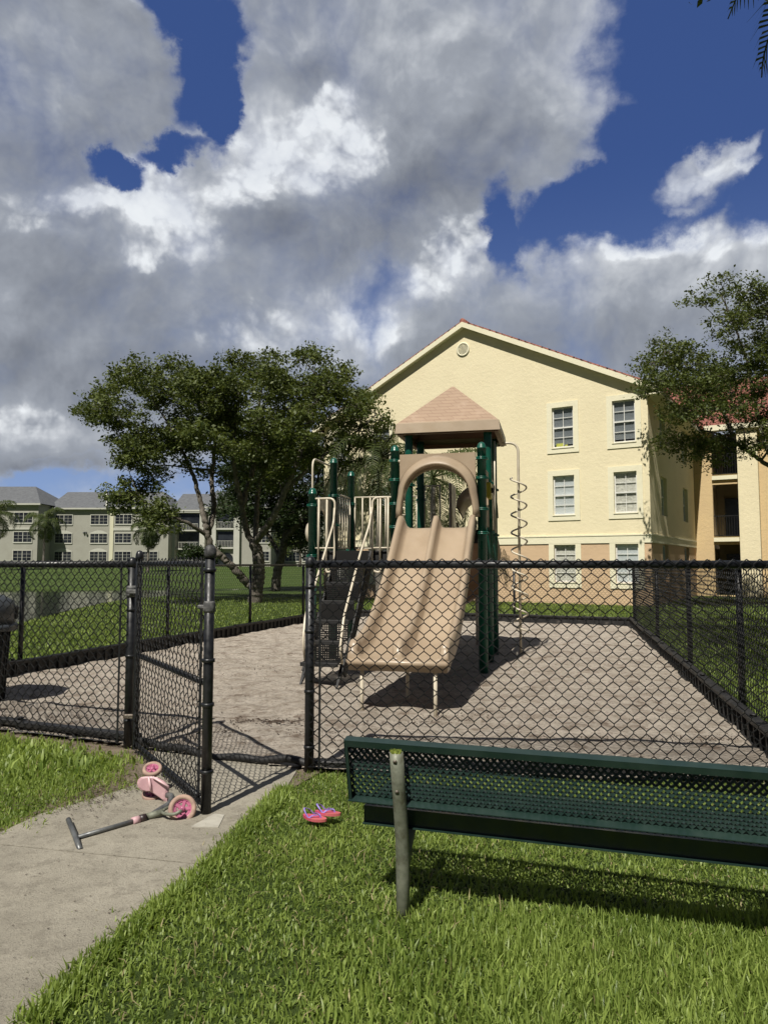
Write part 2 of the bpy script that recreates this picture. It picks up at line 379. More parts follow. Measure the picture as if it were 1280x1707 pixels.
def build_world():
    w = bpy.data.worlds.new('World'); S.world = w; w.use_nodes = True; nt = w.node_tree
    bg = nt.nodes['Background']
    sky = nt.nodes.new('ShaderNodeTexSky'); sky.sky_type = 'NISHITA'; sky.sun_disc = False
    sky.sun_elevation = EL; sky.sun_rotation = PI + AZ; sky.air_density = 1.0; sky.dust_density = .4; sky.ozone_density = 2.5
    tc = nt.nodes.new('ShaderNodeTexCoord'); dirv = tc.outputs['Generated']
    sp = nt.nodes.new('ShaderNodeSeparateXYZ'); nt.links.new(dirv, sp.inputs[0])
    den = math_(nt, 'MAXIMUM', math_(nt, 'ADD', sp.outputs[1], 1.0), .02)
    cb = nt.nodes.new('ShaderNodeCombineXYZ')
    nt.links.new(math_(nt, 'DIVIDE', sp.outputs[0], den), cb.inputs[0]); nt.links.new(math_(nt, 'DIVIDE', sp.outputs[2], den), cb.inputs[1])
    P0 = cb.outputs[0]
    def vm(op, a, b):
        n = nt.nodes.new('ShaderNodeVectorMath'); n.operation = op
        for s_, i in ((a, 0), (b, 1)):
            if s_ is None: continue
            if isinstance(s_, bpy.types.NodeSocket): nt.links.new(s_, n.inputs[i])
            else: n.inputs[i].default_value = s_
        return n
    def scl(a, k):
        n = nt.nodes.new('ShaderNodeVectorMath'); n.operation = 'SCALE'; nt.links.new(a, n.inputs[0]); n.inputs['Scale'].default_value = k; return n.outputs[0]
    # domain warp: large swirl + fine billow
    w1 = vm('SUBTRACT', noise(nt, P0, 5, 3, .5).outputs['Color'], (.5, .5, .5)).outputs[0]
    w2 = vm('SUBTRACT', noise(nt, P0, 22, 6, .6).outputs['Color'], (.5, .5, .5)).outputs[0]
    P = vm('ADD', vm('ADD', P0, scl(w1, .050)).outputs[0], scl(w2, .055)).outputs[0]
    Pv = vm('ADD', vm('ADD', P0, scl(w1, .050)).outputs[0], scl(w2, .016)).outputs[0]
    def ab(u, v):
        r = Vector(_ray(u, v)).normalized(); return r.x / (1 + r.y), r.z / (1 + r.y)
    K = .5 / FPX      # stereographic: one pixel ~ half an angle
    def blob(u, v, ru, rv, rot=0, amp=1.0, soft=.0):
        a, b_ = ab(u, v)
        df = vm('SUBTRACT', P, (a, b_, 0)).outputs[0]
        mp = nt.nodes.new('ShaderNodeVectorRotate'); mp.rotation_type = 'Z_AXIS'; mp.inputs['Angle'].default_value = -math.radians(rot); nt.links.new(df, mp.inputs['Vector'])
        q = vm('MULTIPLY', mp.outputs[0], (1/(ru*K), 1/(rv*K), 0)).outputs[0]
        l = nt.nodes.new('ShaderNodeVectorMath'); l.operation = 'LENGTH'; nt.links.new(q, l.inputs[0])
        return ramp(nt, l.outputs['Value'], 1.5, .35, 0, amp)
    def total(blobs, op='MAXIMUM'):
        t = None
        for bb in blobs:
            x = blob(*bb); t = x if t is None else math_(nt, op, t, x)
        return t
    # where blue sky shows: (u, v, ru, rv, rotation, amount)
    gaps = total([(305,8,95,46,-30,1),(340,95,44,110,-14,1),(370,195,28,62,-10,.9),(285,262,70,18,12,.62),(180,296,46,18,0,.72),
                  (1180,60,150,170,0,1),(1230,200,130,120,0,1),(1010,318,165,54,22,1),(845,385,34,66,10,.95),(1130,60,90,90,0,1),(1120,325,160,62,5,1),(1300,320,100,75,0,1),(1060,250,70,90,0,.8),
                  (640,500,60,60,20,.38),(150,800,300,40,0,.5),(-100,150,120,60,0,.2)])
    puffs = total([(1160,305,88,46,18,1.2),(1130,352,40,22,0,.9),(1215,265,44,24,35,1.1),(1170,165,60,22,10,.42),(1240,140,50,40,10,.40),(1180,25,50,30,0,.4),(70,705,90,42,0,.9),(60,765,120,14,0,.5)])
    fb = noise(nt, Pv, 9, 12, .62).outputs[0]
    def puff(vec, sc_, det=3.0, rough_=.55):
        v = nt.nodes.new('ShaderNodeTexVoronoi'); v.feature = 'F1'; v.inputs['Scale'].default_value = sc_; v.inputs['Detail'].default_value = det
        v.inputs['Roughness'].default_value = rough_; v.inputs['Lacunarity'].default_value = 2.1
        nt.links.new(vec, v.inputs['Vector']); return math_(nt, 'SUBTRACT', 1.0, v.outputs['Distance'])
    pf1 = puff(Pv, 13, 4.0, .6)
    cover = math_(nt, 'ADD', math_(nt, 'SUBTRACT', 1.18, math_(nt, 'MULTIPLY', gaps, 1.48)), math_(nt, 'MULTIPLY', puffs, 1.05))
    cover = math_(nt, 'ADD', cover, math_(nt, 'MULTIPLY', math_(nt, 'SUBTRACT', fb, .5), 1.15))
    cover = math_(nt, 'ADD', cover, math_(nt, 'MULTIPLY', math_(nt, 'SUBTRACT', pf1, .55), .42))
    behind = ramp(nt, sp.outputs[1], .52, .10)
    cover = math_(nt, 'SUBTRACT', cover, math_(nt, 'MULTIPLY', behind, .95))   # unseen sky behind cleared of cloud to lower the fill light
    alpha = ramp(nt, cover, -.02, 1.02)
    # sunlit heads (crisp, cauliflower edged) and the broad shaded bodies (smooth)
    P = vm('ADD', vm('ADD', P0, scl(w1, .030)).outputs[0], scl(w2, .020)).outputs[0]
    heads = total([(a_[0], a_[1], a_[2]*1.25, a_[3]*1.25, a_[4], a_[5]) for a_ in [(245,300,66,30,-4,1),(270,350,66,40,0,1),(305,395,60,42,10,.85),(175,335,60,24,8,.8),(90,350,95,20,4,.75),(40,378,60,16,0,.7),(235,432,42,24,0,.7),
                   (562,165,42,28,30,1),(520,200,46,26,0,.85),(450,245,60,46,0,.85),(500,240,60,40,0,.9),(585,245,50,44,0,.95),(540,292,60,34,0,.85),(405,300,48,28,0,.8),(640,240,14,26,0,.6),(380,330,60,26,0,.65),
                   (765,430,50,46,0,.8),(795,395,28,32,0,.8),(715,475,38,30,0,.65),(565,535,64,30,0,.75),(625,555,42,32,0,.75),(440,560,95,44,0,.6),(350,560,48,30,0,.6),(520,500,60,24,0,.5),
                   (865,412,34,28,0,.75),(985,393,40,20,0,.85),(1080,405,66,22,0,.8),(1180,412,34,24,0,.75),(930,425,50,24,0,.6),(1265,385,34,34,0,.7),(1055,105,30,26,0,.65),(1035,60,26,60,0,.5),
                   (1240,262,28,22,0,.8),(1150,300,60,28,20,.7),(45,695,62,26,0,.85)]])
    bright = total([(260,370,130,80,0,.8),(500,240,130,90,-10,.8),(760,440,80,80,0,.7),(560,560,130,70,0,.6),(1020,450,190,60,0,.62),(1170,440,120,60,0,.5),(990,110,110,120,0,.62),(950,250,90,60,0,.4),
                    (760,60,200,80,0,.42),(560,40,150,60,0,.35),(1160,300,100,60,20,.6),(60,700,120,50,0,.6),(30,100,120,90,0,.25),(300,480,90,50,0,.45)])
    dark = total([(700,350,170,90,12,1),(600,420,120,50,0,.7),(420,375,95,40,8,.95),(160,470,190,90,0,.75),(130,375,60,18,10,.9),(60,280,140,30,0,.6),(250,190,110,60,20,.5),
                  (512,130,60,36,30,.8),(120,620,300,60,0,.6),(330,650,260,40,0,.45),(880,600,200,40,0,.35),(870,230,120,60,-20,.45),(180,780,200,20,0,.5)])
    off = vm('ADD', Pv, (-.006, .013, 0)).outputs[0]
    r1 = math_(nt, 'SUBTRACT', pf1, puff(off, 13, 4.0, .6))
    fr = noise(nt, Pv, 24, 12, .66).outputs[0]
    hd = math_(nt, 'ADD', heads, math_(nt, 'MULTIPLY', math_(nt, 'SUBTRACT', fr, .5), 1.0))
    hd = math_(nt, 'ADD', hd, math_(nt, 'MULTIPLY', math_(nt, 'SUBTRACT', pf1, .60), .55))
    hs = ramp(nt, hd, -.45, .75); hd = ramp(nt, hd, -.06, .52)
    L = math_(nt, 'ADD', math_(nt, 'MULTIPLY', bright, .24), .40)
    L = math_(nt, 'SUBTRACT', L, math_(nt, 'MULTIPLY', dark, .17))
    L = math_(nt, 'ADD', L, math_(nt, 'MULTIPLY', math_(nt, 'SUBTRACT', fb, .5), .50))
    L = math_(nt, 'ADD', L, math_(nt, 'ADD', math_(nt, 'MULTIPLY', hd, .22), math_(nt, 'MULTIPLY', hs, .20)))
    L = math_(nt, 'ADD', L, math_(nt, 'MULTIPLY', r1, math_(nt, 'ADD', math_(nt, 'MULTIPLY', hd, .80), .24)))
    L = math_(nt, 'ADD', L, ramp(nt, cover, .45, 1.0, .14, 0), True)
    cr = nt.nodes.new('ShaderNodeValToRGB'); nt.links.new(L, cr.inputs[0])
    e = cr.color_ramp.elements; e[0].position = 0; e[0].color = (1.15,1.28,1.55,1); e[1].position = 1; e[1].color = (7.4,7.7,8.0,1)
    for p_, c_ in ((.25, (1.9,2.08,2.45,1)), (.5, (3.0,3.25,3.7,1)), (.75, (5.6,5.85,6.2,1))):
        x = e.new(p_); x.color = c_
    tint = mixc(nt, 1.0, sky.outputs[0], (.50,.62,.98), 'MULTIPLY')
    # keep blue sky deep
    up = ramp(nt, sp.outputs[2], .0, .5)
    blue = mixc(nt, up, (2.3,3.2,5.2), (.36,.72,2.10))
    blue = mixc(nt, .25, blue, tint)
    blue = mixc(nt, behind, blue, (.62,.74,1.15))  # unseen sky behind also dulled, so it fills the shadows less
    col = mixc(nt, alpha, blue, cr.outputs[0])
    # ground side of the sphere
    col = mixc(nt, ramp(nt, sp.outputs[2], -.06, -.01), (.9,.95,.8), col)
    nt.links.new(col, bg.inputs['Color']); bg.inputs['Strength'].default_value = .1
    w.cycles.sampling_method = 'MANUAL'; w.cycles.sample_map_resolution = 512
build_world()
S.view_settings.view_transform = 'Standard'; S.view_settings.look = 'None'; S.view_settings.exposure = .18; S.view_settings.gamma = 1
S.cycles.max_bounces = 8; S.cycles.transparent_max_bounces = 12; S.cycles.diffuse_bounces = 3; S.cycles.glossy_bounces = 3
S.cycles.use_denoising = True

# ------------------------------------------------------------------ site plan
PR = Vector((-.573, 5.63)); HP = Vector((-2.21, 6.34)); RF = Vector((3.08, 5.30)); RB = Vector((6.326, 18.32))
LF = Vector((-6.02, 7.88)); LB = Vector((-1.47, 21.8))
PEN = [HP, PR, RF, RB, LB, LF]
def inpoly(x, y, poly):
    x = np.asarray(x); y = np.asarray(y); ins = np.zeros(x.shape, bool); n = len(poly)
    for i in range(n):
        x0, y0 = poly[i][0], poly[i][1]; x1, y1 = poly[(i+1) % n][0], poly[(i+1) % n][1]
        if y0 == y1: continue
        c = ((y0 > y) != (y1 > y)) & (x < (x1 - x0) * (y - y0) / (y1 - y0) + x0); ins ^= c
    return ins
def polydist(x, y, poly):      # distance to outline
    x = np.asarray(x, float); y = np.asarray(y, float); best = np.full(x.shape, 1e9); n = len(poly)
    for i in range(n):
        ax, ay = poly[i][0], poly[i][1]; bx, by = poly[(i+1) % n][0], poly[(i+1) % n][1]
        dx, dy = bx-ax, by-ay; t = np.clip(((x-ax)*dx + (y-ay)*dy) / (dx*dx+dy*dy+1e-12), 0, 1)
        best = np.minimum(best, np.hypot(x-ax-t*dx, y-ay-t*dy))
    return best
WZ = -.16
POND = [G(u, v, WZ)[:2] for u, v in ((-260,1120),(-90,1062),(44,1036),(100,1021),(150,1010),(214,1001),(290,992),(360,988),(430,982),(500,978))] + \
       [(-4, 55), (-11, 52), (-17, 49), (-25, 46.5), (-35, 45), (-60, 44), (-60, 20)]
def sstep(a, b, x): t = np.clip((x - a) / (b - a), 0, 1); return t*t*(3-2*t)
def hterr(x, y):
    x = np.asarray(x, float); y = np.asarray(y, float)
    z = 1.2 * sstep(48, 88, y) * sstep(3, -4, x) 
    dd = polydist(x, y, POND); ins = inpoly(x, y, POND)
    sd = np.where(ins, dd, -dd)
    z = np.where(sd > -1.2, z * sstep(0, -6, sd) - .75 * sstep(-1.2, 1.6, sd), z * sstep(-.5, -6, sd))
    return z

def grid_sheet(name, xs, ys, zf, m, keep=None):
    X, Y = np.meshgrid(xs, ys); Z = zf(X, Y)
    V = np.stack([X.ravel(), Y.ravel(), Z.ravel()], 1); nx = len(xs)
    i, j = np.meshgrid(np.arange(len(xs)-1), np.arange(len(ys)-1)); a = (j*nx+i).ravel()
    F = np.stack([a, a+1, a+nx+1, a+nx], 1)
    o = np_mesh(name, V, F, m, smooth=True); tag(o, kind='structure'); return o
xs = np.unique(np.concatenate([np.linspace(-900,-80,14), np.linspace(-80,-30,26), np.linspace(-30,6,100), np.linspace(6,60,20), np.linspace(60,900,14)]))
ys = np.unique(np.concatenate([np.linspace(-40,12,10), np.linspace(12,60,130), np.linspace(60,130,30), np.linspace(130,1500,14)]))
grid_sheet('lawn_ground', xs, ys, hterr, M_lawn)
# pond surface
mb = MB(); pp = [Vector((x, y, WZ)) for x, y in POND]; mb.add(pp, [tuple(range(len(pp)))])
o = mb.build('pond_water', M_water); tag(o, kind='structure')

# sand of the play area
def sandz(X, Y):
    r = .018*np.sin(X*3.1+np.sin(Y*1.7)*1.4)*np.sin(Y*2.3+X*.8) + .010*np.sin(X*7.3+Y*5.1)*np.sin(Y*8.7-X*3.3)
    g_ = np.random.default_rng(4)
    for _ in range(26):
        a = g_.uniform(0, 2*PI); k = 2*PI/g_.uniform(.22, .7); ph = g_.uniform(0, 6.3); r = r + .0016*np.sin(k*(X*np.cos(a)+Y*np.sin(a)) + ph + 1.3*np.sin(1.7*X+ph)*np.cos(1.3*Y))
    r = r - .022*np.exp(-(((X-.5)/.55)**2 + ((Y-7.35)/.35)**2)) + .012*np.exp(-(((X-.5)/.9)**2 + ((Y-6.75)/.2)**2))
    return np.maximum(.042 + r, .010)
def sheet_in_poly(name, poly, step, zf, m):
    x0 = min(p[0] for p in poly); x1 = max(p[0] for p in poly); y0 = min(p[1] for p in poly); y1 = max(p[1] for p in poly)
    xs = np.arange(x0, x1+step, step); ys = np.arange(y0, y1+step, step)
    X, Y = np.meshgrid(xs, ys); nx = len(xs); ins = inpoly(X+step/2, Y+step/2, poly)
    j, i = np.nonzero(ins[:-1, :-1]); a = j*nx+i
    V = np.stack([X.ravel(), Y.ravel(), zf(X, Y).ravel()], 1); F = np.stack([a, a+1, a+nx+1, a+nx], 1)
    o = np_mesh(name, V, F, m, smooth=True); tag(o, kind='structure'); return o
sheet_in_poly('sand', [tuple(p) for p in PEN], .055, sandz, M_sand)

# concrete path to the gate (two slabs with an open joint) and worn soil beside it
R0, R1, R2, R3 = G(40,1720), G(170,1592), G(330,1468), G(478,1318)
J0, J1 = G(-40,1412), G(170,1592)
J1 = R2.lerp(G(400,1391), .2)
L1, L2, L3 = G(70,1362), G(190,1326), G(262,1300)
E0 = Vector((-.66, 5.78, 0)); E1 = Vector((-1.95, 6.20, 0))
near = [G(-700,1900), G(-160,1900), R0, R1, R2, J1, J0, Vector((-4.5, J0.y+.25, 0))]
far_ = [J0 + Vector((0, .012, 0)), J1 + Vector((.0, .014, 0)), G(400,1391), R3, E0, E1, L3, L2, L1, G(-30,1408)]
def slab(name, polys, z0, z1, m):
    mb = MB()
    for poly in polys:
        n = len(poly); vs = [(p[0], p[1], z0) for p in poly] + [(p[0], p[1], z1) for p in poly]
        mb.add(vs, [tuple(range(n, 2*n))] + [(i, (i+1)%n, (i+1)%n+n, i+n) for i in range(n)])
    o = mb.build(name, m); tag(o, kind='structure'); return o
slab('path', [near, far_], -.05, .022, M_conc)
PATHP = [p[:2] for p in (G(-700,1900), G(-160,1900), R0, R1, R2, G(400,1391), R3, E0, E1, L3, L2, L1, J0, Vector((-4.5, J0.y+.25, 0)))]
SOILP = [tuple(p[:2]) for p in (G(-40,1420), G(60,1372), G(250,1312), G(480,1322), G(560,1275), Vector((-.2,5.72,0)), Vector((-.6,5.9,0)), Vector((-2.2,6.5,0)), Vector((-5.9,7.95,0)), Vector((-5.9,7.75,0)), G(60,1245), G(150,1262), G(205,1272), G(150,1318), G(95,1338), G(0,1385))]
slab('bare_soil', [SOILP], -.05, .014, M_soil)
pat = [G(318,1386)[:2], G(357,1364)[:2], G(374,1366)[:2], G(364,1387)[:2]]
M_patch = mat('pale_mortar', (.42,.40,.34), (.34,.32,.27), 14, .95)
slab('path_repair_patch', [pat], .018, .027, M_patch)

# ------------------------------------------------------------------ grass
def blades(name, n, region, hmin, hmax, wmin, wmax, lean=.7, label=None, clump=.0, segs=2, dens=None, pts=None):
    x0, x1, y0, y1 = region
    X = RNG.uniform(x0, x1, n); Y = RNG.uniform(y0, y1, n)
    if pts is not None: X, Y = pts
    ok = ~inpoly(X, Y, [tuple(p) for p in PEN])
    tt_ = RNG.exponential(.045, n) if pts is None else np.full(n, .09)
    dp = polydist(X, Y, PATHP); ip = inpoly(X, Y, PATHP)
    ok &= ~(ip & (dp > tt_*(.6+.8*np.sin(X*7+Y*5)**2)))
    so = inpoly(X, Y, SOILP) & (polydist(X, Y, SOILP) > RNG.uniform(0, .22, n)); ok &= ~so
    ok &= ~inpoly(X, Y, POND)
    if dens is not None: ok &= dens(X, Y)
    X, Y = X[ok], Y[ok]; n = len(X)
    Z = hterr(X, Y)
    cl = .5 + .5*np.sin(X*5.1+2*np.sin(Y*3.7))*np.sin(Y*4.3+1.5*np.sin(X*2.9))
    H = RNG.uniform(hmin, hmax, n) * (1 - clump + clump * cl) * RNG.uniform(.75, 1.25, n); W = RNG.uniform(wmin, wmax, n)
    a = RNG.uniform(0, 2*PI, n); ln = np.abs(RNG.normal(0, lean, n)) + .1; la = a + RNG.normal(0, .5, n)
    side = np.stack([np.cos(a+PI/2), np.sin(a+PI/2), np.zeros(n)], 1)
    out = np.stack([np.cos(la), np.sin(la), np.zeros(n)], 1)
    B = np.stack([X, Y, Z - .005], 1)
    up = np.array([0, 0, 1.])
    s1 = np.sin(ln*.45)[:, None]; c1 = np.cos(ln*.45)[:, None]; s2 = np.sin(np.minimum(ln*1.3, 2.1))[:, None]; c2 = np.cos(np.minimum(ln*1.3, 2.1))[:, None]
    M1 = B + (out*s1 + up*c1) * (H*.55)[:, None]; T = M1 + (out*s2 + up*c2) * (H*.5)[:, None]
    w = (side * W[:, None] / 2)
    V = np.stack([B-w*.8, B+w*.8, M1+w, M1-w, T+w*.22, T-w*.22], 1).reshape(-1, 3)
    i = np.arange(n)*6
    F = np.concatenate([np.stack([i, i+1, i+2, i+3], 1), np.stack([i+3, i+2, i+4, i+5], 1)])
    t = np.clip(.25 + .35*cl + RNG.normal(0, .22, n), 0, 1); t = np.where(RNG.random(n) < .03, 1.6, t)
    o = np_mesh(name, V, F, M_blade, col=np.concatenate([t, t]), smooth=False)
    tag(o, label, 'grass', kind='stuff'); return o
def dens_front(X, Y):   # right of path or left of it, thinner under the bench
    return np.ones(X.shape, bool)
blades('lawn_grass', 215000, (-4.6, 3.9, 1.9, 5.75), .026, .052, .005, .010, 1.0, 'short green lawn grass growing around the bench and beside the path', .35,
       dens=lambda X, Y: (Y < 5.62 - .08*X) & ((X > -1.7) | (Y > 3.6)))
blades('tall_lawn_grass', 34000, (-.6, 2.6, 1.9, 3.4), .045, .092, .005, .009, .5, 'longer upright grass blades in front of the bench', .3,
       dens=lambda X, Y: RNG.random(X.shape) < sstep(-.6, .9, X))
blades('side_lawn_grass', 42000, (-5.2, -1.7, 4.2, 7.6), .035, .075, .006, .011, .7, 'green grass patch left of the concrete path below the fence', .3)
blades('near_lawn_grass', 60000, (-3.2, 4.6, -.2, 1.9), .03, .06, .006, .011, 1.0, 'lawn grass under the camera', .3)
def along(line, n, sd, bias):
    P_ = np.array([[p[0], p[1]] for p in line]); seg = np.linalg.norm(np.diff(P_, axis=0), axis=1); cum = np.concatenate([[0], np.cumsum(seg)])
    t = RNG.uniform(0, cum[-1], n); i = np.clip(np.searchsorted(cum, t)-1, 0, len(seg)-1); f = (t-cum[i])/seg[i]; q = P_[i] + (P_[i+1]-P_[i])*f[:, None]
    d_ = (P_[i+1]-P_[i])/seg[i][:, None]; o_ = RNG.normal(bias, sd, n); return q[:, 0]+d_[:, 1]*o_, q[:, 1]-d_[:, 0]*o_
blades('edge_grass', 9000, (0,1,0,1), .04, .08, .006, .011, 1.0, 'grass blades creeping over the right edge of the concrete path', .2, pts=along([R0, R1, R2, G(400,1391), R3], 9000, .035, .012))
M_dry = leafmat('dry_blade', (.22,.18,.09), (.50,.44,.24), .3)
def dry(name, label, *a, **k):
    global M_blade
    keep = M_blade; M_blade = M_dry; blades(name, *a, label=label, **k); M_blade = keep
dry('dry_clippings', 'dry straw coloured blades and clippings lying in the lawn', 9000, (-4.6, 3.9, 1.9, 5.75), .03, .07, .004, .007, 2.2, dens=lambda X, Y: (Y < 5.62 - .08*X) & ((X > -1.7) | (Y > 3.6)))
def outside(X, Y): return (RNG.random(X.shape) < np.clip(9/np.maximum(Y, 1), 0, 1)**1.6)
blades('field_grass', 330000, (-17, 13, 5.4, 34), .06, .12, .014, .030, .7, 'mown grass of the wide lawn outside the play area fence', .2,
       dens=lambda X, Y: outside(X, Y) & (np.abs(X) < Y*.62 + 1.5) & ((X < -1) | (X > 2.5) | (Y > 18)))

# ------------------------------------------------------------------ chain link fence
def tube_np(paths, nrm, r, sides):
    """paths (W,P,3) all lying near a plane with normal nrm -> V,F"""
    W, Pn, _ = paths.shape
    T = np.zeros_like(paths); T[:, 1:-1] = paths[:, 2:] - paths[:, :-2]; T[:, 0] = paths[:, 1]-paths[:, 0]; T[:, -1] = paths[:, -1]-paths[:, -2]
    T /= np.linalg.norm(T, axis=2, keepdims=True) + 1e-12
    n = np.broadcast_to(np.asarray(nrm, float), T.shape); b = np.cross(T, n); b /= np.linalg.norm(b, axis=2, keepdims=True) + 1e-12
    an = np.arange(sides)*2*PI/sides
    V = paths[:, :, None, :] + r*(np.cos(an)[None, None, :, None]*b[:, :, None, :] + np.sin(an)[None, None, :, None]*n[:, :, None, :])
    idx = np.arange(W*Pn*sides).reshape(W, Pn, sides); nx = np.roll(idx, -1, axis=2)
    F = np.stack([idx[:, :-1], nx[:, :-1], nx[:, 1:], idx[:, 1:]], -1).reshape(-1, 4)
    return V.reshape(-1, 3), F
def chain_mesh(p0, p1, z0, z1, parent, w=.0925, h=.104, r=.0034, sides=5, off=0.0, sag=.0):
    p0 = np.array([p0[0], p0[1]]); p1 = np.array([p1[0], p1[1]]); L = np.linalg.norm(p1-p0); e = (p1-p0)/L
    n3 = np.array([e[1], -e[0], 0.])
    nw = int(L/(w/2)); w = 2*L/nw; M = int((z1-z0)/(h/2)); h = 2*(z1-z0)/M
    k = np.arange(nw)[:, None]; j = np.arange(M+1)[None, :]
    par = (j+k) % 2; x = (k+par)*w/2; z = z0 + j*h/2 + 0*k
    wob = .0035*np.sin(x*2.1+z*3.0)
    d = np.where((k % 2) == 0, .0035, -.0035)*np.where(par == 1, 1, -1) + .010*np.sin(x*1.3)*np.sin(z*2.2+x*.4) + off
    X = np.stack([x, x], 2); Z = np.stack([z-.0085, z+.0085], 2); D = np.stack([d, d], 2)
    P_ = np.stack([p0[0]+e[0]*X+n3[0]*D, p0[1]+e[1]*X+n3[1]*D, Z + np.stack([wob, wob], 2)], -1).reshape(nw, 2*(M+1), 3)
    P_ = P_[:, 1:-1]
    V, F = tube_np(P_, n3, r, sides)
    V = V - np.array([*parent.location]) if parent is not None else V
    return np_mesh('chain_link_mesh', V, F, M_wire, parent, smooth=True)

def post_cap(mb, c, r, z): mb.lathe([(r*1.12, z-.05), (r*1.14, z-.02), (r*1.05, z+.005), (r*.7, z+.028), (0.001, z+.036)], 14, (c[0], c[1], 0))
def fence_post(parent, p, r, z, bands=(.25, .8, 1.35), cap=True, z0=-.15):
    o = parent.location
    mb = MB(); c = (p[0]-o.x, p[1]-o.y, 0)
    mb.lathe([(r, z0), (r, z)], 14, c)
    ob = mb.build('fence_post', M_black, parent)
    if cap:
        mb = MB(); post_cap(mb, c, r, z); mb.build('post_cap', M_black, ob)
    for b in bands:
        mb = MB(); mb.lathe([(r+.001, b-.012), (r+.006, b-.010), (r+.006, b+.010), (r+.001, b+.012)], 14, c)
        mb.build('tension_band', M_black, ob)
    return ob
def fence_run(name, label, p0, p1, posts, near, group=None, zt=1.595, mesh_off=.036, post_bands=(), sides=5, rr=None):
    """mesh_off: which side the wire hangs on"""
    rr = rr or (.030 if near else .023); e = (p1-p0).normalized(); n = Vector((e.y, -e.x))
    root = empty(name, (p0.x, p0.y, 0), 0, label, 'fence', group)
    for q in posts:
        fence_post(root, q, .036 if near else .033, zt+.03 if near else zt-.02, post_bands, near)
    mb = MB(); a = Vector((0, 0, zt)); b = Vector((p1.x-p0.x, p1.y-p0.y, zt)); mb.tube([a, b], rr, 10); mb.build('top_rail', M_black, root)
    a.z = b.z = .06; mb = MB(); mb.tube([a + Vector((n.x, n.y, 0))*mesh_off, b + Vector((n.x, n.y, 0))*mesh_off], .004, 5); mb.build('tension_wire', M_black, root)
    chain_mesh(p0, p1, .045, zt+(.050 if near else .036), root, off=mesh_off, sides=sides, r=.0042 if near else .0034)
    L = (p1-p0).length
    if near:
        for i in range(1, int(L/.6)):      # wire ties round the rail
            c = a.lerp(b, i*.6/L); mb = MB()
            pts = [Vector((c.x, c.y, zt)) + Vector((n.x, n.y, 0))*(math.cos(t)*.036) + Vector((0, 0, 1))*(math.sin(t)*.036) for t in [k*PI/5 for k in range(10)]]
            mb.tube(pts, .003, 5, closed=True, cap=False); mb.build('wire_tie', M_black, root)
        for q in (p0, p1):                 # flat tension bars beside the end posts
            c = q + e*(.085 if q is p0 else -.085) + n*mesh_off - p0
            mb = MB(); mb.box(c.x-.008, c.x+.008, c.y-.004, c.y+.004, .05, zt); mb.build('tension_bar', M_black, root)
    return root
def on(p0, p1, t): return p0 + (p1-p0)*t
FR_ = fence_run('chain_link_fence', 'black chain link fence in front of the slides, behind the green bench', PR, RF, [PR, on(PR, RF, 1.0)], True, 'chain link fence runs round the play area', post_bands=(.2, .62, 1.08, 1.42))
FL_ = fence_run('chain_link_fence', 'black chain link fence left of the open gate, with lawn and pond behind', LF, HP, [LF, on(LF, HP, .45), HP], True, 'chain link fence runs round the play area', post_bands=(.25, .8, 1.2))
e = (RB-RF).normalized()
fence_run('chain_link_fence', 'long black chain link fence on the right side of the sand pit, receding', RB, RF, [RF + (RB-RF)*t for t in ((7.3-5.3)/13.02, (10.27-5.3)/13.02, (13.8-5.3)/13.02)], False, 'chain link fence runs round the play area', zt=1.6, sides=4)
fence_run('chain_link_fence', 'far black chain link fence behind the playground, before the yellow building', LB, RB, [LB, on(LB, RB, .33), on(LB, RB, .64), RB], False, 'chain link fence runs round the play area', zt=1.6, sides=3)
fence_run('chain_link_fence', 'black chain link fence on the left edge of the sand in front of the trees', LF, LB, [Vector((-8.595+.327*y, y)) for y in (10.4, 13.75, 16.8, 19.6)], False, 'chain link fence runs round the play area', zt=1.57, sides=4, mesh_off=-.03)

# gate, standing open towards the path
GH = Vector((-2.09, 6.17)); GL = Vector((-1.129, 4.69))
gate = empty('fence_gate', (GH.x, GH.y, 0), 0, 'open black chain link gate with round capped post standing over the path', 'gate')
ge = (GL-GH).normalized(); gl = (GL-GH).length
def gp(t, z, o=0): q = ge*t; return Vector((q.x + ge.y*o, q.y - ge.x*o, z))
mb = MB(); c = gp(0, 0); mb.lathe([(.026, .05), (.026, 1.68)], 12, c); ob = mb.build('hinge_stile', M_black, gate)
mb = MB(); post_cap(mb, c, .030, 1.68); mb.build('cap', M_black, ob)
mb = MB(); c = gp(gl, 0); mb.lathe([(.033, .012), (.033, 1.69)], 14, c); ob = mb.build('latch_stile', M_black, gate)
mb = MB(); post_cap(mb, c, .036, 1.69); mb.build('cap', mat('scuffed_black', (.06,.06,.06), (.02,.02,.02), 40, .6), ob)
for b in (.28, .7, .98, 1.56):
    mb = MB(); mb.lathe([(.036, b-.012), (.042, b-.010), (.042, b+.010), (.036, b+.012)], 14, c); mb.build('band', M_black, ob)
for z, nm in ((1.60, 'top_rail'), (.83, 'middle_rail'), (.09, 'bottom_rail')):
    mb = MB(); mb.tube([gp(0, z), gp(gl, z)], .021, 10); mb.build(nm, M_black, gate)
chain_mesh(GH + ge*.03, GL - ge*.05, .04, 1.65, gate, w=.088, h=.100, r=.0036, off=.026)
mb = MB(); c = gp(gl-.075, 0, .026); mb.box(c.x-.008, c.x+.008, c.y-.005, c.y+.005, .06, 1.6); mb.build('tension_bar', M_black, gate)
mb = MB(); c = gp(.06, 0, .026); mb.box(c.x-.008, c.x+.008, c.y-.005, c.y+.005, .06, 1.6); mb.build('tension_bar', M_black, gate)
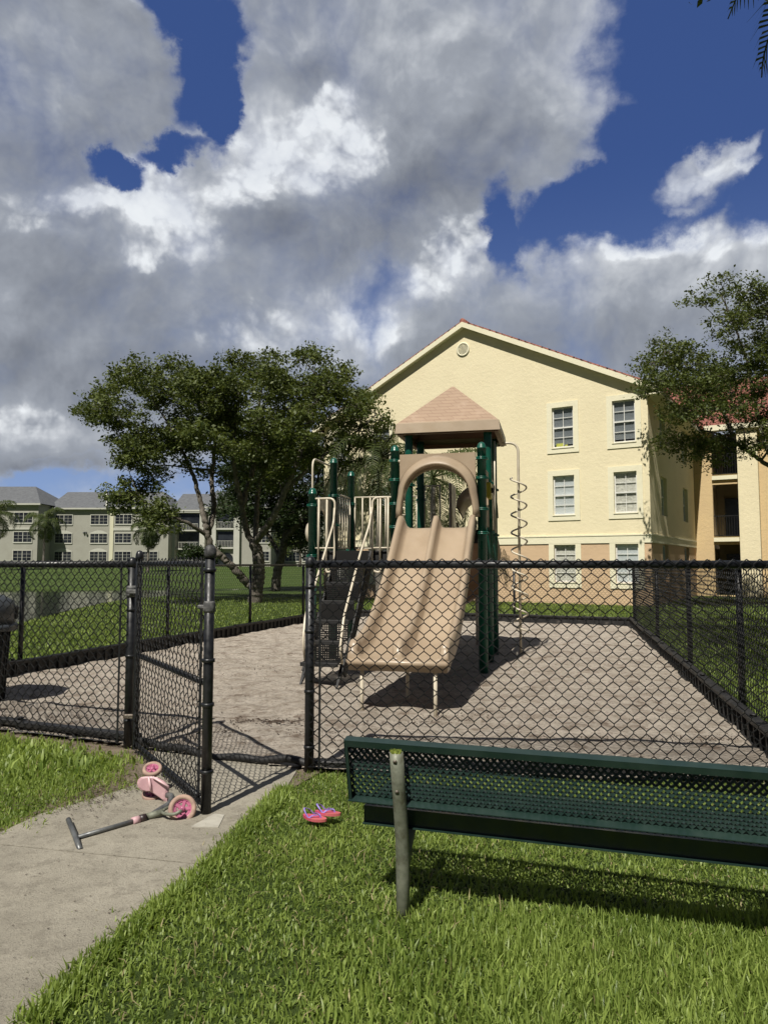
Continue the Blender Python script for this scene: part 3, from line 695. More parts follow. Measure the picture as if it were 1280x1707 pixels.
# latch wrapped in worn tape
mb = MB(); c = gp(gl, 1.325); mb.lathe([(.034, 1.285), (.041, 1.30), (.040, 1.345), (.034, 1.36)], 10, (c[0], c[1], 0))
mb.bbox(c.x-.075, c.x-.03, c.y-.014, c.y+.014, 1.31, 1.335, .005); mb.build('latch', M_tape, gate)
for z in (1.36, .30):
    mb = MB(); cc = (HP-GH)*.5; mb.bbox(cc.x-.07, cc.x+.05, cc.y-.02, cc.y+.02, z-.018, z+.018, .005); mb.build('hinge', M_tape if z > 1 else M_bolt, gate)
    if z > 1:
        mb = MB(); mb.lathe([(.040, z-.05), (.050, z-.03), (.047, z+.0), (.050, z+.03), (.040, z+.05)], 12, (HP.x-GH.x, HP.y-GH.y, 0)); mb.build('tape_wrap', M_tape, gate)

# bent black pipe lying across the threshold
mb = MB()
pts = []
for i in range(25):
    t = i/24; q = HP.lerp(PR, t); pts.append(Vector((q.x+.02, q.y+.04-.05*math.sin(t*PI), .055+.018*math.sin(t*9)+.012*math.sin(t*23))))
mb.tube(pts, .031, 12); o = mb.build('threshold_pipe', M_blackpl); tag(o, 'dented black pipe lying on the ground across the gate opening', 'pipe')

# interlocking black plastic border timbers
def timber(L):
    mb = MB()
    mb.bbox(0, L, -.05, .05, .20, .25, .008); mb.bbox(0, L, -.045, .045, -.05, .03, .005); mb.box(0.003, L-.003, -.012, .012, .03, .20)
    for k in range(7):
        x = .03 + k*(L-.06)/6; mb.box(x-.012, x+.012, -.045, .045, .03, .20)
    root = empty('border_timber'); mb.build('beam', M_blackpl, root)
    mb = MB(); mb.lathe([(.02, -.05), (.02, .262), (.034, .264), (.034, .272), (.001, .278)], 10, (L-.04, 0, 0)); mb.build('stake', M_blackpl, root)
    return root
proto = None
def timbers(p0, p1, off, group, where, n=None, z=0.0, lab=None):
    global proto
    e = (p1-p0).normalized(); nn = Vector((e.y, -e.x)); L = (p1-p0).length; n = n or max(1, round(L/1.22))
    for i in range(n):
        q = p0 + e*(i*L/n) + nn*off
        if proto is None: proto = timber(L/n - .012); o = proto
        else: o = copy_tree(proto)
        o.location = (q.x, q.y, z + .006*math.sin(i*2.1)); o.rotation_euler = (0, 0, math.atan2(e.y, e.x) + .006*math.sin(i*1.7))
        o.scale = ((L/n-.012)/1.17, 1, 1)
        tag(o, None, 'border timber', group)
        o['label'] = lab(i, n) if lab else where
ORD = ['nearest', 'second nearest', 'third nearest', 'fourth nearest', 'fifth nearest', 'sixth nearest', 'seventh nearest', 'eighth nearest', 'ninth nearest', 'tenth nearest', 'eleventh nearest', 'twelfth nearest', 'thirteenth nearest']
timbers(RF, RB, -.10, 'border timbers along the right fence', '', 11, 0, lambda i, n: 'black ribbed plastic border timber under the right fence, %s to the camera' % ORD[i])
timbers(LF, LB, .10, 'border timbers along the left fence', '', 12, 0, lambda i, n: 'black plastic border timber under the left fence by the lawn, %s to the camera' % ORD[i])
FO = ['left end', 'second from left', 'third from left', 'fourth from left', 'third from right', 'second from right', 'right end']
timbers(LB, RB, .10, 'border timbers along the far fence', '', 7, 0, lambda i, n: 'black border timber under the far fence behind the playground, %s' % FO[i])
timbers(LF, HP, -.10, 'border timbers along the front left fence', '', 3, -.13, lambda i, n: 'low buried black border timber under the front left fence, %s' % ['beside the litter bin', 'in the middle', 'beside the gate hinge post'][i])
timbers(PR, RF, -.10, 'border timbers along the front right fence', '', 3, -.17, lambda i, n: 'low buried black border timber behind the green bench, %s' % ['beside the gate opening', 'middle one', 'right one'][i])

# ------------------------------------------------------------------ litter bin
bn = empty('litter_bin', (-4.66, 8.25, 0), .3, 'black litter bin with dark grey domed lid behind the left fence', 'bin')
mb = MB(); mb.lathe([(.30, 0), (.33, .05), (.36, .80), (.37, .86)], 24); mb.build('bin_body', M_blackpl, bn)
mb = MB()
for k in range(28):
    a = k*2*PI/28; mb.tube([(.335*math.cos(a), .335*math.sin(a), .06), (.372*math.cos(a), .372*math.sin(a), .84)], .008, 4)
mb.build('slat_ring', M_black, bn)
mb = MB(); mb.lathe([(.44, .84), (.46, .85), (.46, .90), (.43, .92)], 28); mb.build('rim', mat('dark_grey_lid', (.05,.055,.06), (.035,.04,.045), 5, .45), bn)
mb = MB(); mb.lathe([(.42, .92), (.43, 1.08), (.40, 1.17), (.30, 1.235), (.15, 1.26), (.001, 1.265)], 28); lid = mb.build('lid', mat('dark_grey_lid', (.05,.055,.06)), bn)
for a in (-1.3, .3):
    mb = MB(); M = Matrix.Rotation(a, 4, 'Z'); mb.bbox(.36, .437, -.15, .15, .96, 1.12, .02, M=M); mb.build('flap', M_blackpl, lid)

# ------------------------------------------------------------------ playground structure
PO = Vector((.166, 10.785, 0)); ROT = -math.atan(.231)
ps = empty('playground_structure', PO, ROT, 'green post playground tower with tan roof and double slide on the sand', 'playground')
def pb(mb, name, m, parent=None): return mb.build(name, m, parent or ps)
def ppost(x, y, z, clamps, cap=True, m=None):
    mb = MB(); r = .066
    pr = [(r, -.1), (r, z-.07)] + ([(r+.004, z-.07), (r+.004, z-.055), (r, z-.05), (r*.94, z-.02), (r*.7, z+.01), (r*.35, z+.028), (.001, z+.033)] if cap else [(r, z)])
    mb.lathe(pr, 20, (x, y, 0)); o = pb(mb, 'post', m or M_green)
    for c in clamps:
        mb = MB(); mb.lathe([(r+.001, c-.022), (r+.014, c-.020), (r+.014, c-.006), (r+.008, c-.003), (r+.008, c+.003), (r+.014, c+.006), (r+.014, c+.020), (r+.001, c+.022)], 20, (x, y, 0))
        for a in (.6, .6+PI): mb.bbox(x+.075*math.cos(a)-.015, x+.075*math.cos(a)+.03, y+.075*math.sin(a)-.02, y+.075*math.sin(a)+.02, c-.018, c+.018, .004)
        pb(mb, 'clamp', M_green, o)
    return o
ppost(-1.3, 0, 2.74, (2.5, 1.72)); 
mb = MB(); mb.lathe([(.0685, -.1), (.0685, 1.22), (.067, 1.225)], 20, (-1.3, 0, 0)); pb(mb, 'post_sleeve', M_teal)
ppost(-1.3, 1.1, 3.37, (2.75, 2.25, 1.75)); ppost(-1.3, 2.2, 3.28, (2.7, 1.85))
ppost(0, 0, 3.36, (3.15, 2.86, 2.50, 2.15)); ppost(1.3, 0, 3.36, (3.15, 2.86, 2.40, 2.05))
ppost(0, 1.1, 3.80, (2.9, 2.1), False); ppost(1.3, 1.1, 3.80, (2.9, 2.1), False)
ppost(0, 2.2, 3.80, (2.95, 2.75, 2.1), False); ppost(1.3, 2.2, 3.80, (3.72, 2.9, 2.1), False)
# decks
def deck(x0, x1, y0, y1, z):
    mb = MB(); mb.bbox(x0, x1, y0, y1, z-.03, z, .006)
    for xx in (x0+.015, x1-.035): mb.box(xx, xx+.02, y0+.02, y1-.02, z-.14, z-.031)
    for k in range(4):
        yy = y0+.02+(y1-y0-.06)*k/3; mb.box(x0+.036, x1-.036, yy, yy+.02, z-.14, z-.031)
    mb.box(x0+.02, x1-.02, y0-.004, y0+.014, z-.16, z-.032)
    pb(mb, 'deck', M_blackpl)
deck(-1.24, -.06, .02, 1.12, 1.80); deck(-1.24, -.06, 1.13, 2.24, 1.80); deck(.03, 1.27, .02, 1.10, 2.10); deck(.03, 1.27, 1.11, 2.22, 2.10)
# roof
rx0, rx1, ry0, ry1 = -.17, 1.50, .88, 2.50; cx, cy = (rx0+rx1)/2, (ry0+ry1)/2
za, zb, zt = 3.73, 3.91, 4.66
mb = MB()
def ring(g, z): return [(rx0-g, ry0-g, z), (rx1+g, ry0-g, z), (rx1+g, ry1+g, z), (rx0-g, ry1+g, z)]
vs = ring(.02, za) + ring(0, zb-.02) + ring(-.025, zb) + ring(-.02, za)
fs = [(i, (i+1)%4, 4+(i+1)%4, 4+i) for i in range(4)] + [(4+i, 4+(i+1)%4, 8+(i+1)%4, 8+i) for i in range(4)] + [(i, 12+i, 12+(i+1)%4, (i+1)%4) for i in range(4)]
mb.add(vs, fs); pb(mb, 'roof_fascia', M_tan)
mb = MB(); vs = ring(-.025, zb) + [(cx-.02, cy-.02, zt), (cx+.02, cy-.02, zt), (cx+.02, cy+.02, zt), (cx-.02, cy+.02, zt)]
mb.add(vs, [(i, (i+1)%4, 4+(i+1)%4, 4+i) for i in range(4)] + [(4,5,6,7)]); roof = pb(mb, 'roof', M_roofpl)
mb = MB(); vs = ring(-.04, zb-.03) + [(cx, cy, zt-.06)]; mb.add(vs, [(i, 4, (i+1)%4) for i in range(4)]); pb(mb, 'roof_lining', M_brown, roof)
mb = MB()
for x in (rx0+.05, rx1-.05): mb.box(x-.03, x+.03, ry0+.02, ry1-.02, za-.02, za+.05)
for y in (ry0+.05, ry1-.05): mb.box(rx0+.09, rx1-.09, y-.03, y+.03, za-.018, za+.048)
pb(mb, 'roof_frame', M_brown)
# slide entrance panel with hood
ax0, ax1, az, atop = .135, 1.165, 2.74, 2.995
def arch(x0, x1, zs, zt_, n=24):
    c = (x0+x1)/2; rx = (x1-x0)/2
    return [(c - rx*math.cos(PI*k/n), zs + (zt_-zs)*math.sin(PI*k/n)) for k in range(n+1)]
mb = MB(); inner = arch(.16, 1.14, 2.55, 3.00)
poly = [(.085, 2.55)] + [(.085, 3.17), (.10, 3.21), (.14, 3.235), (1.16, 3.235), (1.20, 3.21), (1.215, 3.17), (1.215, 2.55)]
# plate = outer quad strip to inner arch
outer = []
for (x, z) in inner:
    c = .65; dx = x-c; dz = z-2.55
    t = 1e9
    if dx < -1e-6: t = min(t, (.085-c)/dx)
    if dx > 1e-6: t = min(t, (1.215-c)/dx)
    if dz > 1e-6: t = min(t, (3.235-2.55)/dz)
    outer.append((c+dx*t, 2.55+dz*t))
# add the exact corners
def strip(ins, outs, y0, y1):
    n = len(ins); vs = [(x, y0, z) for x, z in ins] + [(x, y0, z) for x, z in outs] + [(x, y1, z) for x, z in ins] + [(x, y1, z) for x, z in outs]
    fs = []
    for i in range(n-1):
        fs += [(i, i+1, n+i+1, n+i), (2*n+i, 3*n+i, 3*n+i+1, 2*n+i+1), (i, 2*n+i, 2*n+i+1, i+1), (n+i, n+i+1, 3*n+i+1, 3*n+i)]
    fs += [(0, n, 3*n, 2*n), (n-1, 3*n-1, 4*n-1, 2*n-1)]
    return vs, fs
oc = []; ic = []
corner = math.atan2(3.235-2.55, .565)
angs = sorted([PI - PI*k/36 for k in range(37)] + [corner, PI-corner], reverse=True)
for a in angs:
    dx, dz = math.cos(a), math.sin(a); t = min([(.565/abs(dx)) if abs(dx) > 1e-6 else 1e9, (.685/dz) if dz > 1e-6 else 1e9]); oc.append((.65+dx*t, 2.55+dz*t))
    rr = 1/math.sqrt((dx/.49)**2 + (dz/.45)**2); ic.append((.65+dx*rr, 2.55+dz*rr))
vs, fs = strip(ic, oc, -.055, -.010); mb.add(vs, fs)
panel = pb(mb, 'slide_panel', M_tan)
# hood: arched band that leans forward and runs down into the slide sides
mb = MB(); nseg = 30; prof = []
pathc = [(.075, 2.28), (.08, 2.40), (.095, 2.52)] + [(.65 - .53*math.cos(PI*k/nseg), 2.58 + .50*math.sin(PI*k/nseg)) for k in range(1, nseg)] + [(1.205, 2.52), (1.22, 2.40), (1.225, 2.28)]
vs = []; n = len(pathc)
for i, (x, z) in enumerate(pathc):
    a = pathc[max(i-1, 0)]; b = pathc[min(i+1, n-1)]; tx, tz = b[0]-a[0], b[1]-a[1]; l = math.hypot(tx, tz); nx, nz = -tz/l, tx/l
    up_ = max(0, (z-2.5)/.6)
    for (o_, y_) in ((.055+.075*up_, -.06), (.045+.04*up_, -.11), (.00, -.17-.05*up_), (-.03, -.175-.05*up_), (-.045, -.15), (-.045, -.052)):
        vs.append((x+nx*o_, y_, z+nz*o_))
fs = [(i*6+k, i*6+(k+1)%6, (i+1)*6+(k+1)%6, (i+1)*6+k) for i in range(n-1) for k in range(6)] + [tuple(range(6)), tuple((n-1)*6+k for k in range(6))]
mb.add(vs, fs, 0, True); pb(mb, 'slide_hood', M_tan)
for x, s in ((.0, 1), (1.3, -1)):
    mb = MB(); mb.tube([(x+.05*s, -.03, 3.14), (x+.12*s, -.03, 3.14)], .022, 8); pb(mb, 'panel_bracket', M_cream)
# double slide
prof = [(-.02, 2.13), (-.12, 2.125), (-.24, 2.06), (-.60, 1.76), (-1.2, 1.27), (-1.8, .89), (-2.25, .69), (-2.6, .61), (-2.85, .59), (-3.02, .585)]
def dense(pr, k=4):
    out = []
    for i in range(len(pr)-1):
        p0 = pr[max(i-1, 0)]; p1 = pr[i]; p2 = pr[i+1]; p3 = pr[min(i+2, len(pr)-1)]
        for j in range(k):
            t = j/k; out.append(tuple(.5*((2*p1[q]) + (-p0[q]+p2[q])*t + (2*p0[q]-5*p1[q]+4*p2[q]-p3[q])*t*t + (-p0[q]+3*p1[q]-3*p2[q]+p3[q])*t**3) for q in (0, 1)))
    return out + [pr[-1]]
pf = dense(prof)
mb = MB(); vs = []; nc = 0
for i, (y, z) in enumerate(pf):
    a = pf[max(i-1, 0)]; b = pf[min(i+1, len(pf)-1)]; ty, tz = b[0]-a[0], b[1]-a[1]; l = math.hypot(ty, tz); ny, nz = tz/l, -ty/l
    if nz < 0: ny, nz = -ny, -nz
    s = i/(len(pf)-1)
    H = .185 + .02*math.sin(s*PI); 
    if s > .93: H = .17*(1-(s-.93)/.07)**.6*.75 + .035
    if s < .10: H = .12 + .5*s
    Hm = H*1.0 if s > .12 else (.10 + s*.6)
    bot = -.07 - .05*(1 if s > .85 else 0)
    fl = .16   # rail width factor
    sec = [(.085, bot), (.070, H*.55), (.085, H*.95), (.110, H), (.150, H*.96), (.172, H*.6), (.195, .03), (.235, .0), (.40, -.006), (.56, .0), (.59, .03), (.602, Hm*.7), (.62, Hm*.97), (.65, Hm), (.68, Hm*.97), (.698, Hm*.7), (.71, .03), (.74, 0),
           (.90, -.006), (1.065, .0), (1.105, .03), (1.128, H*.6), (1.15, H*.96), (1.19, H), (1.215, H*.95), (1.230, H*.55), (1.215, bot)]
    nc = len(sec)
    for x, h in sec: x = .65+(x-.65)*(1-.06*s)+.018*s; vs.append((x, y+ny*h, z+nz*h))
fs = [(i*nc+k, i*nc+k+1, (i+1)*nc+k+1, (i+1)*nc+k) for i in range(len(pf)-1) for k in range(nc-1)]
fs += [(i*nc+nc-1, i*nc, (i+1)*nc, (i+1)*nc+nc-1) for i in range(len(pf)-1)]
fs += [tuple(range(nc)), tuple((len(pf)-1)*nc+k for k in range(nc))[::-1]]
mb.add(vs, fs, 0, True); slide = pb(mb, 'double_slide', M_tan)
mb = MB(); mb.tube([(.125, -3.00, .565), (.15, -3.04, .555), (.65, -3.05, .555), (1.19, -3.04, .555), (1.215, -3.00, .565)], [.028, .036, .036, .036, .028], 10); pb(mb, 'exit_lip', M_tan, slide)
EAR = [(.001, -.056), (.070, -.054), (.095, -.042), (.104, -.02), (.104, .02), (.095, .042), (.070, .054), (.001, .056)]
for x in (.170, 1.165):    # rounded ears at the end of the side rails
    mb = MB(); mb.lathe(EAR, 24, M=Matrix.Translation((x, -2.88, .68)) @ Matrix.Rotation(PI/2, 4, 'Y')); pb(mb, 'rail_end', M_tan, slide)
mb = MB(); mb.lathe(EAR, 24, M=Matrix.Translation((.65, -2.86, .66)) @ Matrix.Rotation(PI/2, 4, 'Y')); pb(mb, 'divider_end', M_tan, slide)
for x, y in ((.27, -2.96), (1.07, -2.98), (.65, -2.35)):
    mb = MB(); mb.tube([(x, y, -.12), (x, y,   .56 if y < -2.5 else .60)], .021, 10); pb(mb, 'slide_leg', M_cream, slide)
mb = MB(); mb.tube([(.25, -2.96, .50), (1.09, -2.98, .50)], .016, 8); pb(mb, 'leg_crossbar', M_cream, slide)
# black stair climber at the left
sx0, sx1 = -.90, -.37
mb = MB()
for x in (sx0, sx1):
    mb.add([(x-.012, -.02, 1.80), (x+.012, -.02, 1.80), (x+.012, -1.55, .22), (x-.012, -1.55, .22), (x-.012, -.02, 1.50), (x+.012, -.02, 1.50), (x+.012, -1.38, .12), (x-.012, -1.38, .12)],
           [(0,1,2,3), (4,7,6,5), (0,4,5,1), (2,6,7,3), (1,5,6,2), (0,3,7,4)])
stair = pb(mb, 'stair', M_blackpl)
M_perf = None
def perf_mat():
    m, nt, b = _new('perforated_black'); co = coord(nt)
    b.inputs['Base Color'].default_value = (.009,.0085,.008,1); b.inputs['Roughness'].default_value = .7; b.inputs['Specular IOR Level'].default_value = .25
    v = nt.nodes.new('ShaderNodeTexVoronoi'); v.inputs['Scale'].default_value = 34; v.inputs['Randomness'].default_value = 0; nt.links.new(co, v.inputs['Vector'])
    hole = math_(nt, 'LESS_THAN', v.outputs['Distance'], .36)
    tr = nt.nodes.new('ShaderNodeBsdfTransparent'); mx = nt.nodes.new('ShaderNodeMixShader'); nt.links.new(hole, mx.inputs[0]); nt.links.new(b.outputs[0], mx.inputs[1]); nt.links.new(tr.outputs[0], mx.inputs[2])
    nt.links.new(mx.outputs[0], nt.nodes['Material Output'].inputs['Surface']); return m
M_perf = perf_mat()
for k in range(6):
    z = 1.58 - k*.25; y = -.16 - k*.255
    mb = MB(); mb.box(sx0+.013, sx1-.013, y-.235, y, z, z+.006); mb.box(sx0+.013, sx1-.013, y-.003, y+.003, z+.007, z+.215); pb(mb, 'perforated_step', M_perf, stair)
    mb = MB(); mb.bbox(sx0+.012, sx1-.012, y-.25, y-.225, z-.04, z+.012, .005); pb(mb, 'step_edge', M_blackpl, stair)
for x in (sx0+.02, sx1-.02):
    mb = MB(); mb.add([(x-.03, -1.45, .30), (x+.03, -1.45, .30), (x+.03, -1.30, .30), (x-.03, -1.30, .30), (x-.005, -1.78, -.03), (x+.005, -1.78, -.03)], [(0,1,2,3), (0,4,5,1), (2,5,4,3), (0,3,4), (1,5,2)]); pb(mb, 'stair_leg', M_blackpl, stair)
def rail(name, pts, r=.017, parent=None):
    mb = MB(); P_ = []
    for i in range(len(pts)-1): P_ += [pts[i]]
    P_.append(pts[-1]); mb.tube(P_, r, 8); return pb(mb, name, M_cream, parent)
def rounded(pts, rad=.09, k=5):
    out = [Vector(pts[0])]
    for i in range(1, len(pts)-1):
        a, b, c = Vector(pts[i-1]), Vector(pts[i]), Vector(pts[i+1]); u_ = (a-b); w_ = (c-b); rr = min(rad, u_.length*.45, w_.length*.45); u_.normalize(); w_.normalize()
        p_, q_ = b+u_*rr, b+w_*rr
        for j in range(k+1):
            t = j/k; out.append(p_.lerp(b, t).lerp(b.lerp(q_, t), t))
    out.append(Vector(pts[-1])); return out
# stair side guards (loops with bars) and handrails
for (xp, xe, sgn, bars) in ((-1.3, -.93, 1, (-1.19, -1.06)), (0, -.34, -1, (-.22, -.10))):
    rt = rail('guard_rail', rounded([(xp, -.02, 2.60), (xe, -.04, 2.60), (xe, -.06, 1.50), (xe-.13*sgn, -.06, 1.46), (xe-.13*sgn, -.05, 1.62)], .10))
    for bx in bars:
        mb = MB(); mb.tube([(bx, -.03, 2.60), (bx, -.05, 1.50 if bx != bars[0] else 1.58)], .015, 8); pb(mb, 'bar', M_cream, rt)
    mb = MB(); mb.tube([(xp, -.02, 1.84), (xe, -.05, 1.84)], .012, 8); pb(mb, 'bar', M_cream, rt)
rail('handrail', rounded([(-.34, -.06, 2.45), (-.36, -.10, 2.22), (-.40, -.55, 1.72), (-.37, -1.45, .92), (-.36, -1.66, .52), (-.37, -1.52, .32)], .10))
rail('handrail', rounded([(-.93, -.06, 2.45), (-.93, -.10, 2.22), (-.92, -.60, 1.72), (-.90, -1.45, .92), (-.87, -1.62, .60), (-.88, -1.50, .32)], .10))
# tall hand loop and barred barriers
rail('hand_loop', rounded([(-1.40, .28, 1.78), (-1.40, .28, 3.28), (-1.40, 1.60, 3.28), (-1.40, 1.60, 1.78)], .16))
def barrier(p0, p1, z0, z1, n):
    p0, p1 = Vector(p0), Vector(p1); u_ = (p1-p0).normalized()
    rt = rail('barrier', [(*(p0+u_*.06).xy, z1), (*(p1-u_*.06).xy, z1)], .014)
    mb = MB(); mb.tube([(*(p0+u_*.06).xy, z0), (*(p1-u_*.06).xy, z0)], .014, 8); pb(mb, 'bottom_rail', M_cream, rt)
    for k in range(n):
        q = p0.lerp(p1, (k+.5)/n if n > 1 else .5); mb = MB(); mb.tube([(q.x, q.y, z0), (q.x, q.y, z1)], .013, 8); pb(mb, 'bar', M_cream, rt)
barrier((-1.3, 1.1, 0), (-1.3, 2.2, 0), 1.88, 2.80, 7)
barrier((-1.3, 2.2, 0), (0, 2.2, 0), 1.88, 2.82, 9)
barrier((0, 2.2, 0), (.42, 2.2, 0), 2.18, 3.0, 3)
mb = MB(); 
mb.tube([(-.34+.13*math.cos(t*PI/10), 2.12, 2.48+.13*math.sin(t*PI/10)) for t in range(20)], .014, 8, closed=True, cap=False)
for a in (0, 2.1, 4.2): mb.tube([(-.34, 2.12, 2.48), (-.34+.13*math.cos(a), 2.12, 2.48+.13*math.sin(a))], .010, 6)
pb(mb, 'steering_wheel', M_cream)
# left side panel with arched opening and a round bubble
mb = MB(); ins = [(.55+.27*math.cos(a), 2.15+.33*math.sin(a)) for a in [PI*k/18 for k in range(18, -1, -1)]]; ins = [(.28, 1.86)] + ins + [(.82, 1.86)]
outs = [(.10, 1.86)] + [(.10 if x < .55-.2 else 1.0 if x > .75 else x, 2.66) for x, z in ins[1:-1]] + [(1.0, 1.86)]
vs, fs = strip(ins, outs, -.02, .02); MM = Matrix(((0,1,0,-1.33),(1,0,0,0),(0,0,1,0),(0,0,0,1))); mb.add([MM @ Vector(p) for p in vs], fs); pb(mb, 'arched_panel', M_cream)
mb = MB(); mb.lathe([(.22, 0), (.205, .07), (.15, .13), (.07, .16), (.001, .165)], 22, M=Matrix.Translation((-1.38, .42, 2.10)) @ Matrix.Rotation(-PI/2, 4, 'Y')); pb(mb, 'bubble_window', M_cream)
# curved climber leg on the left post (cream pipe below)
# right side: panels between front and middle post, yellow activity box
mb = MB(); mb.bbox(1.28, 1.32, .10, 1.0, 2.18, 2.52, .01); mb.bbox(1.28, 1.32, .10, 1.0, 2.86, 3.06, .01)
for y in (.10, .93): mb.bbox(1.282, 1.318, y, y+.07, 2.525, 2.855, .008)
pb(mb, 'side_panel', M_tan)
mb = MB(); mb.bbox(1.327, 1.40, .38, .72, 2.60, 2.84, .012); yb = pb(mb, 'activity_box', M_yellowp)
mb = MB(); mb.lathe([(.045, 0), (.045, .03), (.001, .035)], 14, M=Matrix.Translation((1.402, .48, 2.72)) @ Matrix.Rotation(PI/2, 4, 'Y')); pb(mb, 'knob', M_blackpl, yb)
mb = MB(); mb.bbox(1.28, 1.32, 1.20, 2.10, 2.18, 3.04, .01); pb(mb, 'side_panel', M_tan)
rail('side_pipe', [(1.40, 1.20, 2.1), (1.40, 1.20, 3.6)], .014)
# back of the tower: hooded slide that curls away, brown inside
mb = MB()
hp = [(.62, 2.20), (.62, 2.95), (.70, 3.03), (1.20, 3.03), (1.27, 2.95), (1.27, 2.20)]
for i in range(len(hp)-1):
    (x0, z0), (x1, z1) = hp[i], hp[i+1]
mb.bbox(.50, .55, 2.26, 2.90, 2.12, 3.06, .02)
pb(mb, 'back_slide_wall', M_tan)
mb = MB(); n = 12; vs = []; fs = []
for i in range(n+1):
    t = i/n; a = PI*t
    for (yy, rr_) in ((2.26, 1.0), (2.95, .9)):
        vs += [(1.0 - .37*rr_*math.cos(a), yy, 2.62 + (.38*math.sin(a) if True else 0)*rr_ - (yy-2.26)*.25), (1.0 - .34*rr_*math.cos(a), yy, 2.62 + .34*math.sin(a)*rr_ - (yy-2.26)*.25)]
for i in range(n):
    a = i*4; b = a+4; fs += [(a, b, b+2, a+2), (a+1, a+3, b+3, b+1), (a, a+1, b+1, b), (a+2, b+2, b+3, a+3)]
mb.add(vs, fs, 0, True); pb(mb, 'back_slide_hood', M_tan)
mb = MB(); pth = [(.95, 2.25, 2.08), (1.0, 2.7, 1.85), (1.02, 3.2, 1.45), (.85, 3.65, 1.05), (.45, 3.85, .75), (.0, 3.75, .50), (-.3, 3.55, .42)]
pth = [Vector(p) for p in pth]; pd = []
for i in range(len(pth)-1):
    p0 = pth[max(i-1,0)]; p1 = pth[i]; p2 = pth[i+1]; p3 = pth[min(i+2,len(pth)-1)]
    for j in range(4):
        t = j/4; pd.append(.5*((2*p1)+(-p0+p2)*t+(2*p0-5*p1+4*p2-p3)*t*t+(-p0+3*p1-3*p2+p3)*t**3))
pd.append(pth[-1]); vs = []; n = len(pd); NC = 15
for i, p_ in enumerate(pd):
    t = (pd[min(i+1,n-1)] - pd[max(i-1,0)]); t.z = 0; t.normalize(); s_ = Vector((t.y, -t.x, 0))
    for k in range(8): a = PI*k/7; vs.append(p_ + s_*(.30*math.cos(a)) + Vector((0,0,.26 - .28*math.sin(a))))
    for k in range(7, -1, -1): a = PI*k/7; vs.append(p_ + s_*(.33*math.cos(a)) + Vector((0,0,.26 - .315*math.sin(a))))
fs = [(i*16+k, i*16+(k+1)%16, (i+1)*16+(k+1)%16, (i+1)*16+k) for i in range(n-1) for k in range(16)]
mb.add(vs, fs, 0, True); pb(mb, 'curved_slide', mat('dark_tan_plastic', (.33,.20,.12), (.28,.17,.10), 2, .45))
for p_ in ((.85, 3.65, 1.0), (.1, 3.78, .5)): mb = MB(); mb.tube([(p_[0], p_[1], -.05), p_], .03, 8); pb(mb, 'slide_support', M_cream)
# spiral climber
sp_ = Matrix.Rotation(-ROT, 4, 'Z') @ (Vector((2.36, 12.567, 0)) - PO)
rail('spiral_pole', rounded([(sp_.x, sp_.y, -.1), (sp_.x, sp_.y, 3.73), (1.36, 2.2, 3.73)], .24, 8), .022)
mb = MB(); pts = []; turns = 8.6
for i in range(int(turns*20)+1):
    a = i/20*2*PI; z = 3.12 - .315*i/20; pts.append((sp_.x + .135*math.cos(a+2.6), sp_.y + .135*math.sin(a+2.6), z))
mb.tube(pts, .016, 7); spo = pb(mb, 'spiral_coil', M_cream)
for k in range(9):
    z = 3.12 - .315*(k+.35); i = int((k+.35)*20); q = pts[i]; mb = MB(); mb.tube([(sp_.x, sp_.y, z), q], .011, 6); pb(mb, 'coil_bracket', M_cream, spo)

# litter of leaves and twigs on the sand
mb = MB(); rr = random.Random(3)
M_deb = mat('dead_leaf', (.075,.05,.033), (.035,.024,.017), 30, .9)
def scatter(cx, cy, sx, sy, n, smin, smax):
    for _ in range(n):
        x = rr.gauss(cx, sx); y = rr.gauss(cy, sy); a = rr.uniform(0, 6.3); l = rr.uniform(smin, smax); w_ = l*rr.uniform(.25, .5); z = .045 + rr.random()*.015
        ca, sa = math.cos(a), math.sin(a)
        mb.add([(x-ca*l, y-sa*l, z), (x+sa*w_, y-ca*w_, z+rr.uniform(0,.012)), (x+ca*l, y+sa*l, z+rr.uniform(0,.02)), (x-sa*w_, y+ca*w_, z)], [(0,1,2,3)])
g = G(445, 1212); scatter(g.x, g.y, .22, .09, 150, .008, .028)
for (u, v, sx, sy, n) in ((640,1245,.35,.09,120), (1000,1243,.6,.08,160), (380,1232,.15,.07,70), (1150,1245,.4,.09,90), (60,1205,.6,.12,160), (640,1212,.5,.14,90),(760,1205,.25,.10,60),(900,1100,1.2,.8,160),(430,1120,.6,1.2,140),(200,1185,.3,.15,60), (700,1215,.12,.06,40), (520,1230,.12,.08,60)):
    g = G(u, v); scatter(g.x, g.y, sx, sy, n, .006, .018)
for _ in range(900):
    x = rr.uniform(-5, 5); y = rr.uniform(6.3, 15)
    if inpoly([x], [y], [tuple(p) for p in PEN])[0]: scatter(x, y, .01, .01, 1, .005, .014)
g = G(445, 1212)
for _ in range(9): a = rr.uniform(-.5, .5); x, y = g.x+rr.gauss(0, .2), g.y+rr.gauss(0, .05); l = rr.uniform(.06, .16); mb.tube([(x, y, .045), (x+l*math.cos(a), y+l*math.sin(a), .055)], .004, 4)
o = mb.build('leaf_litter', M_deb); tag(o, 'dark dead leaves and twigs strewn on the sand by the gate', 'leaf litter', kind='stuff')
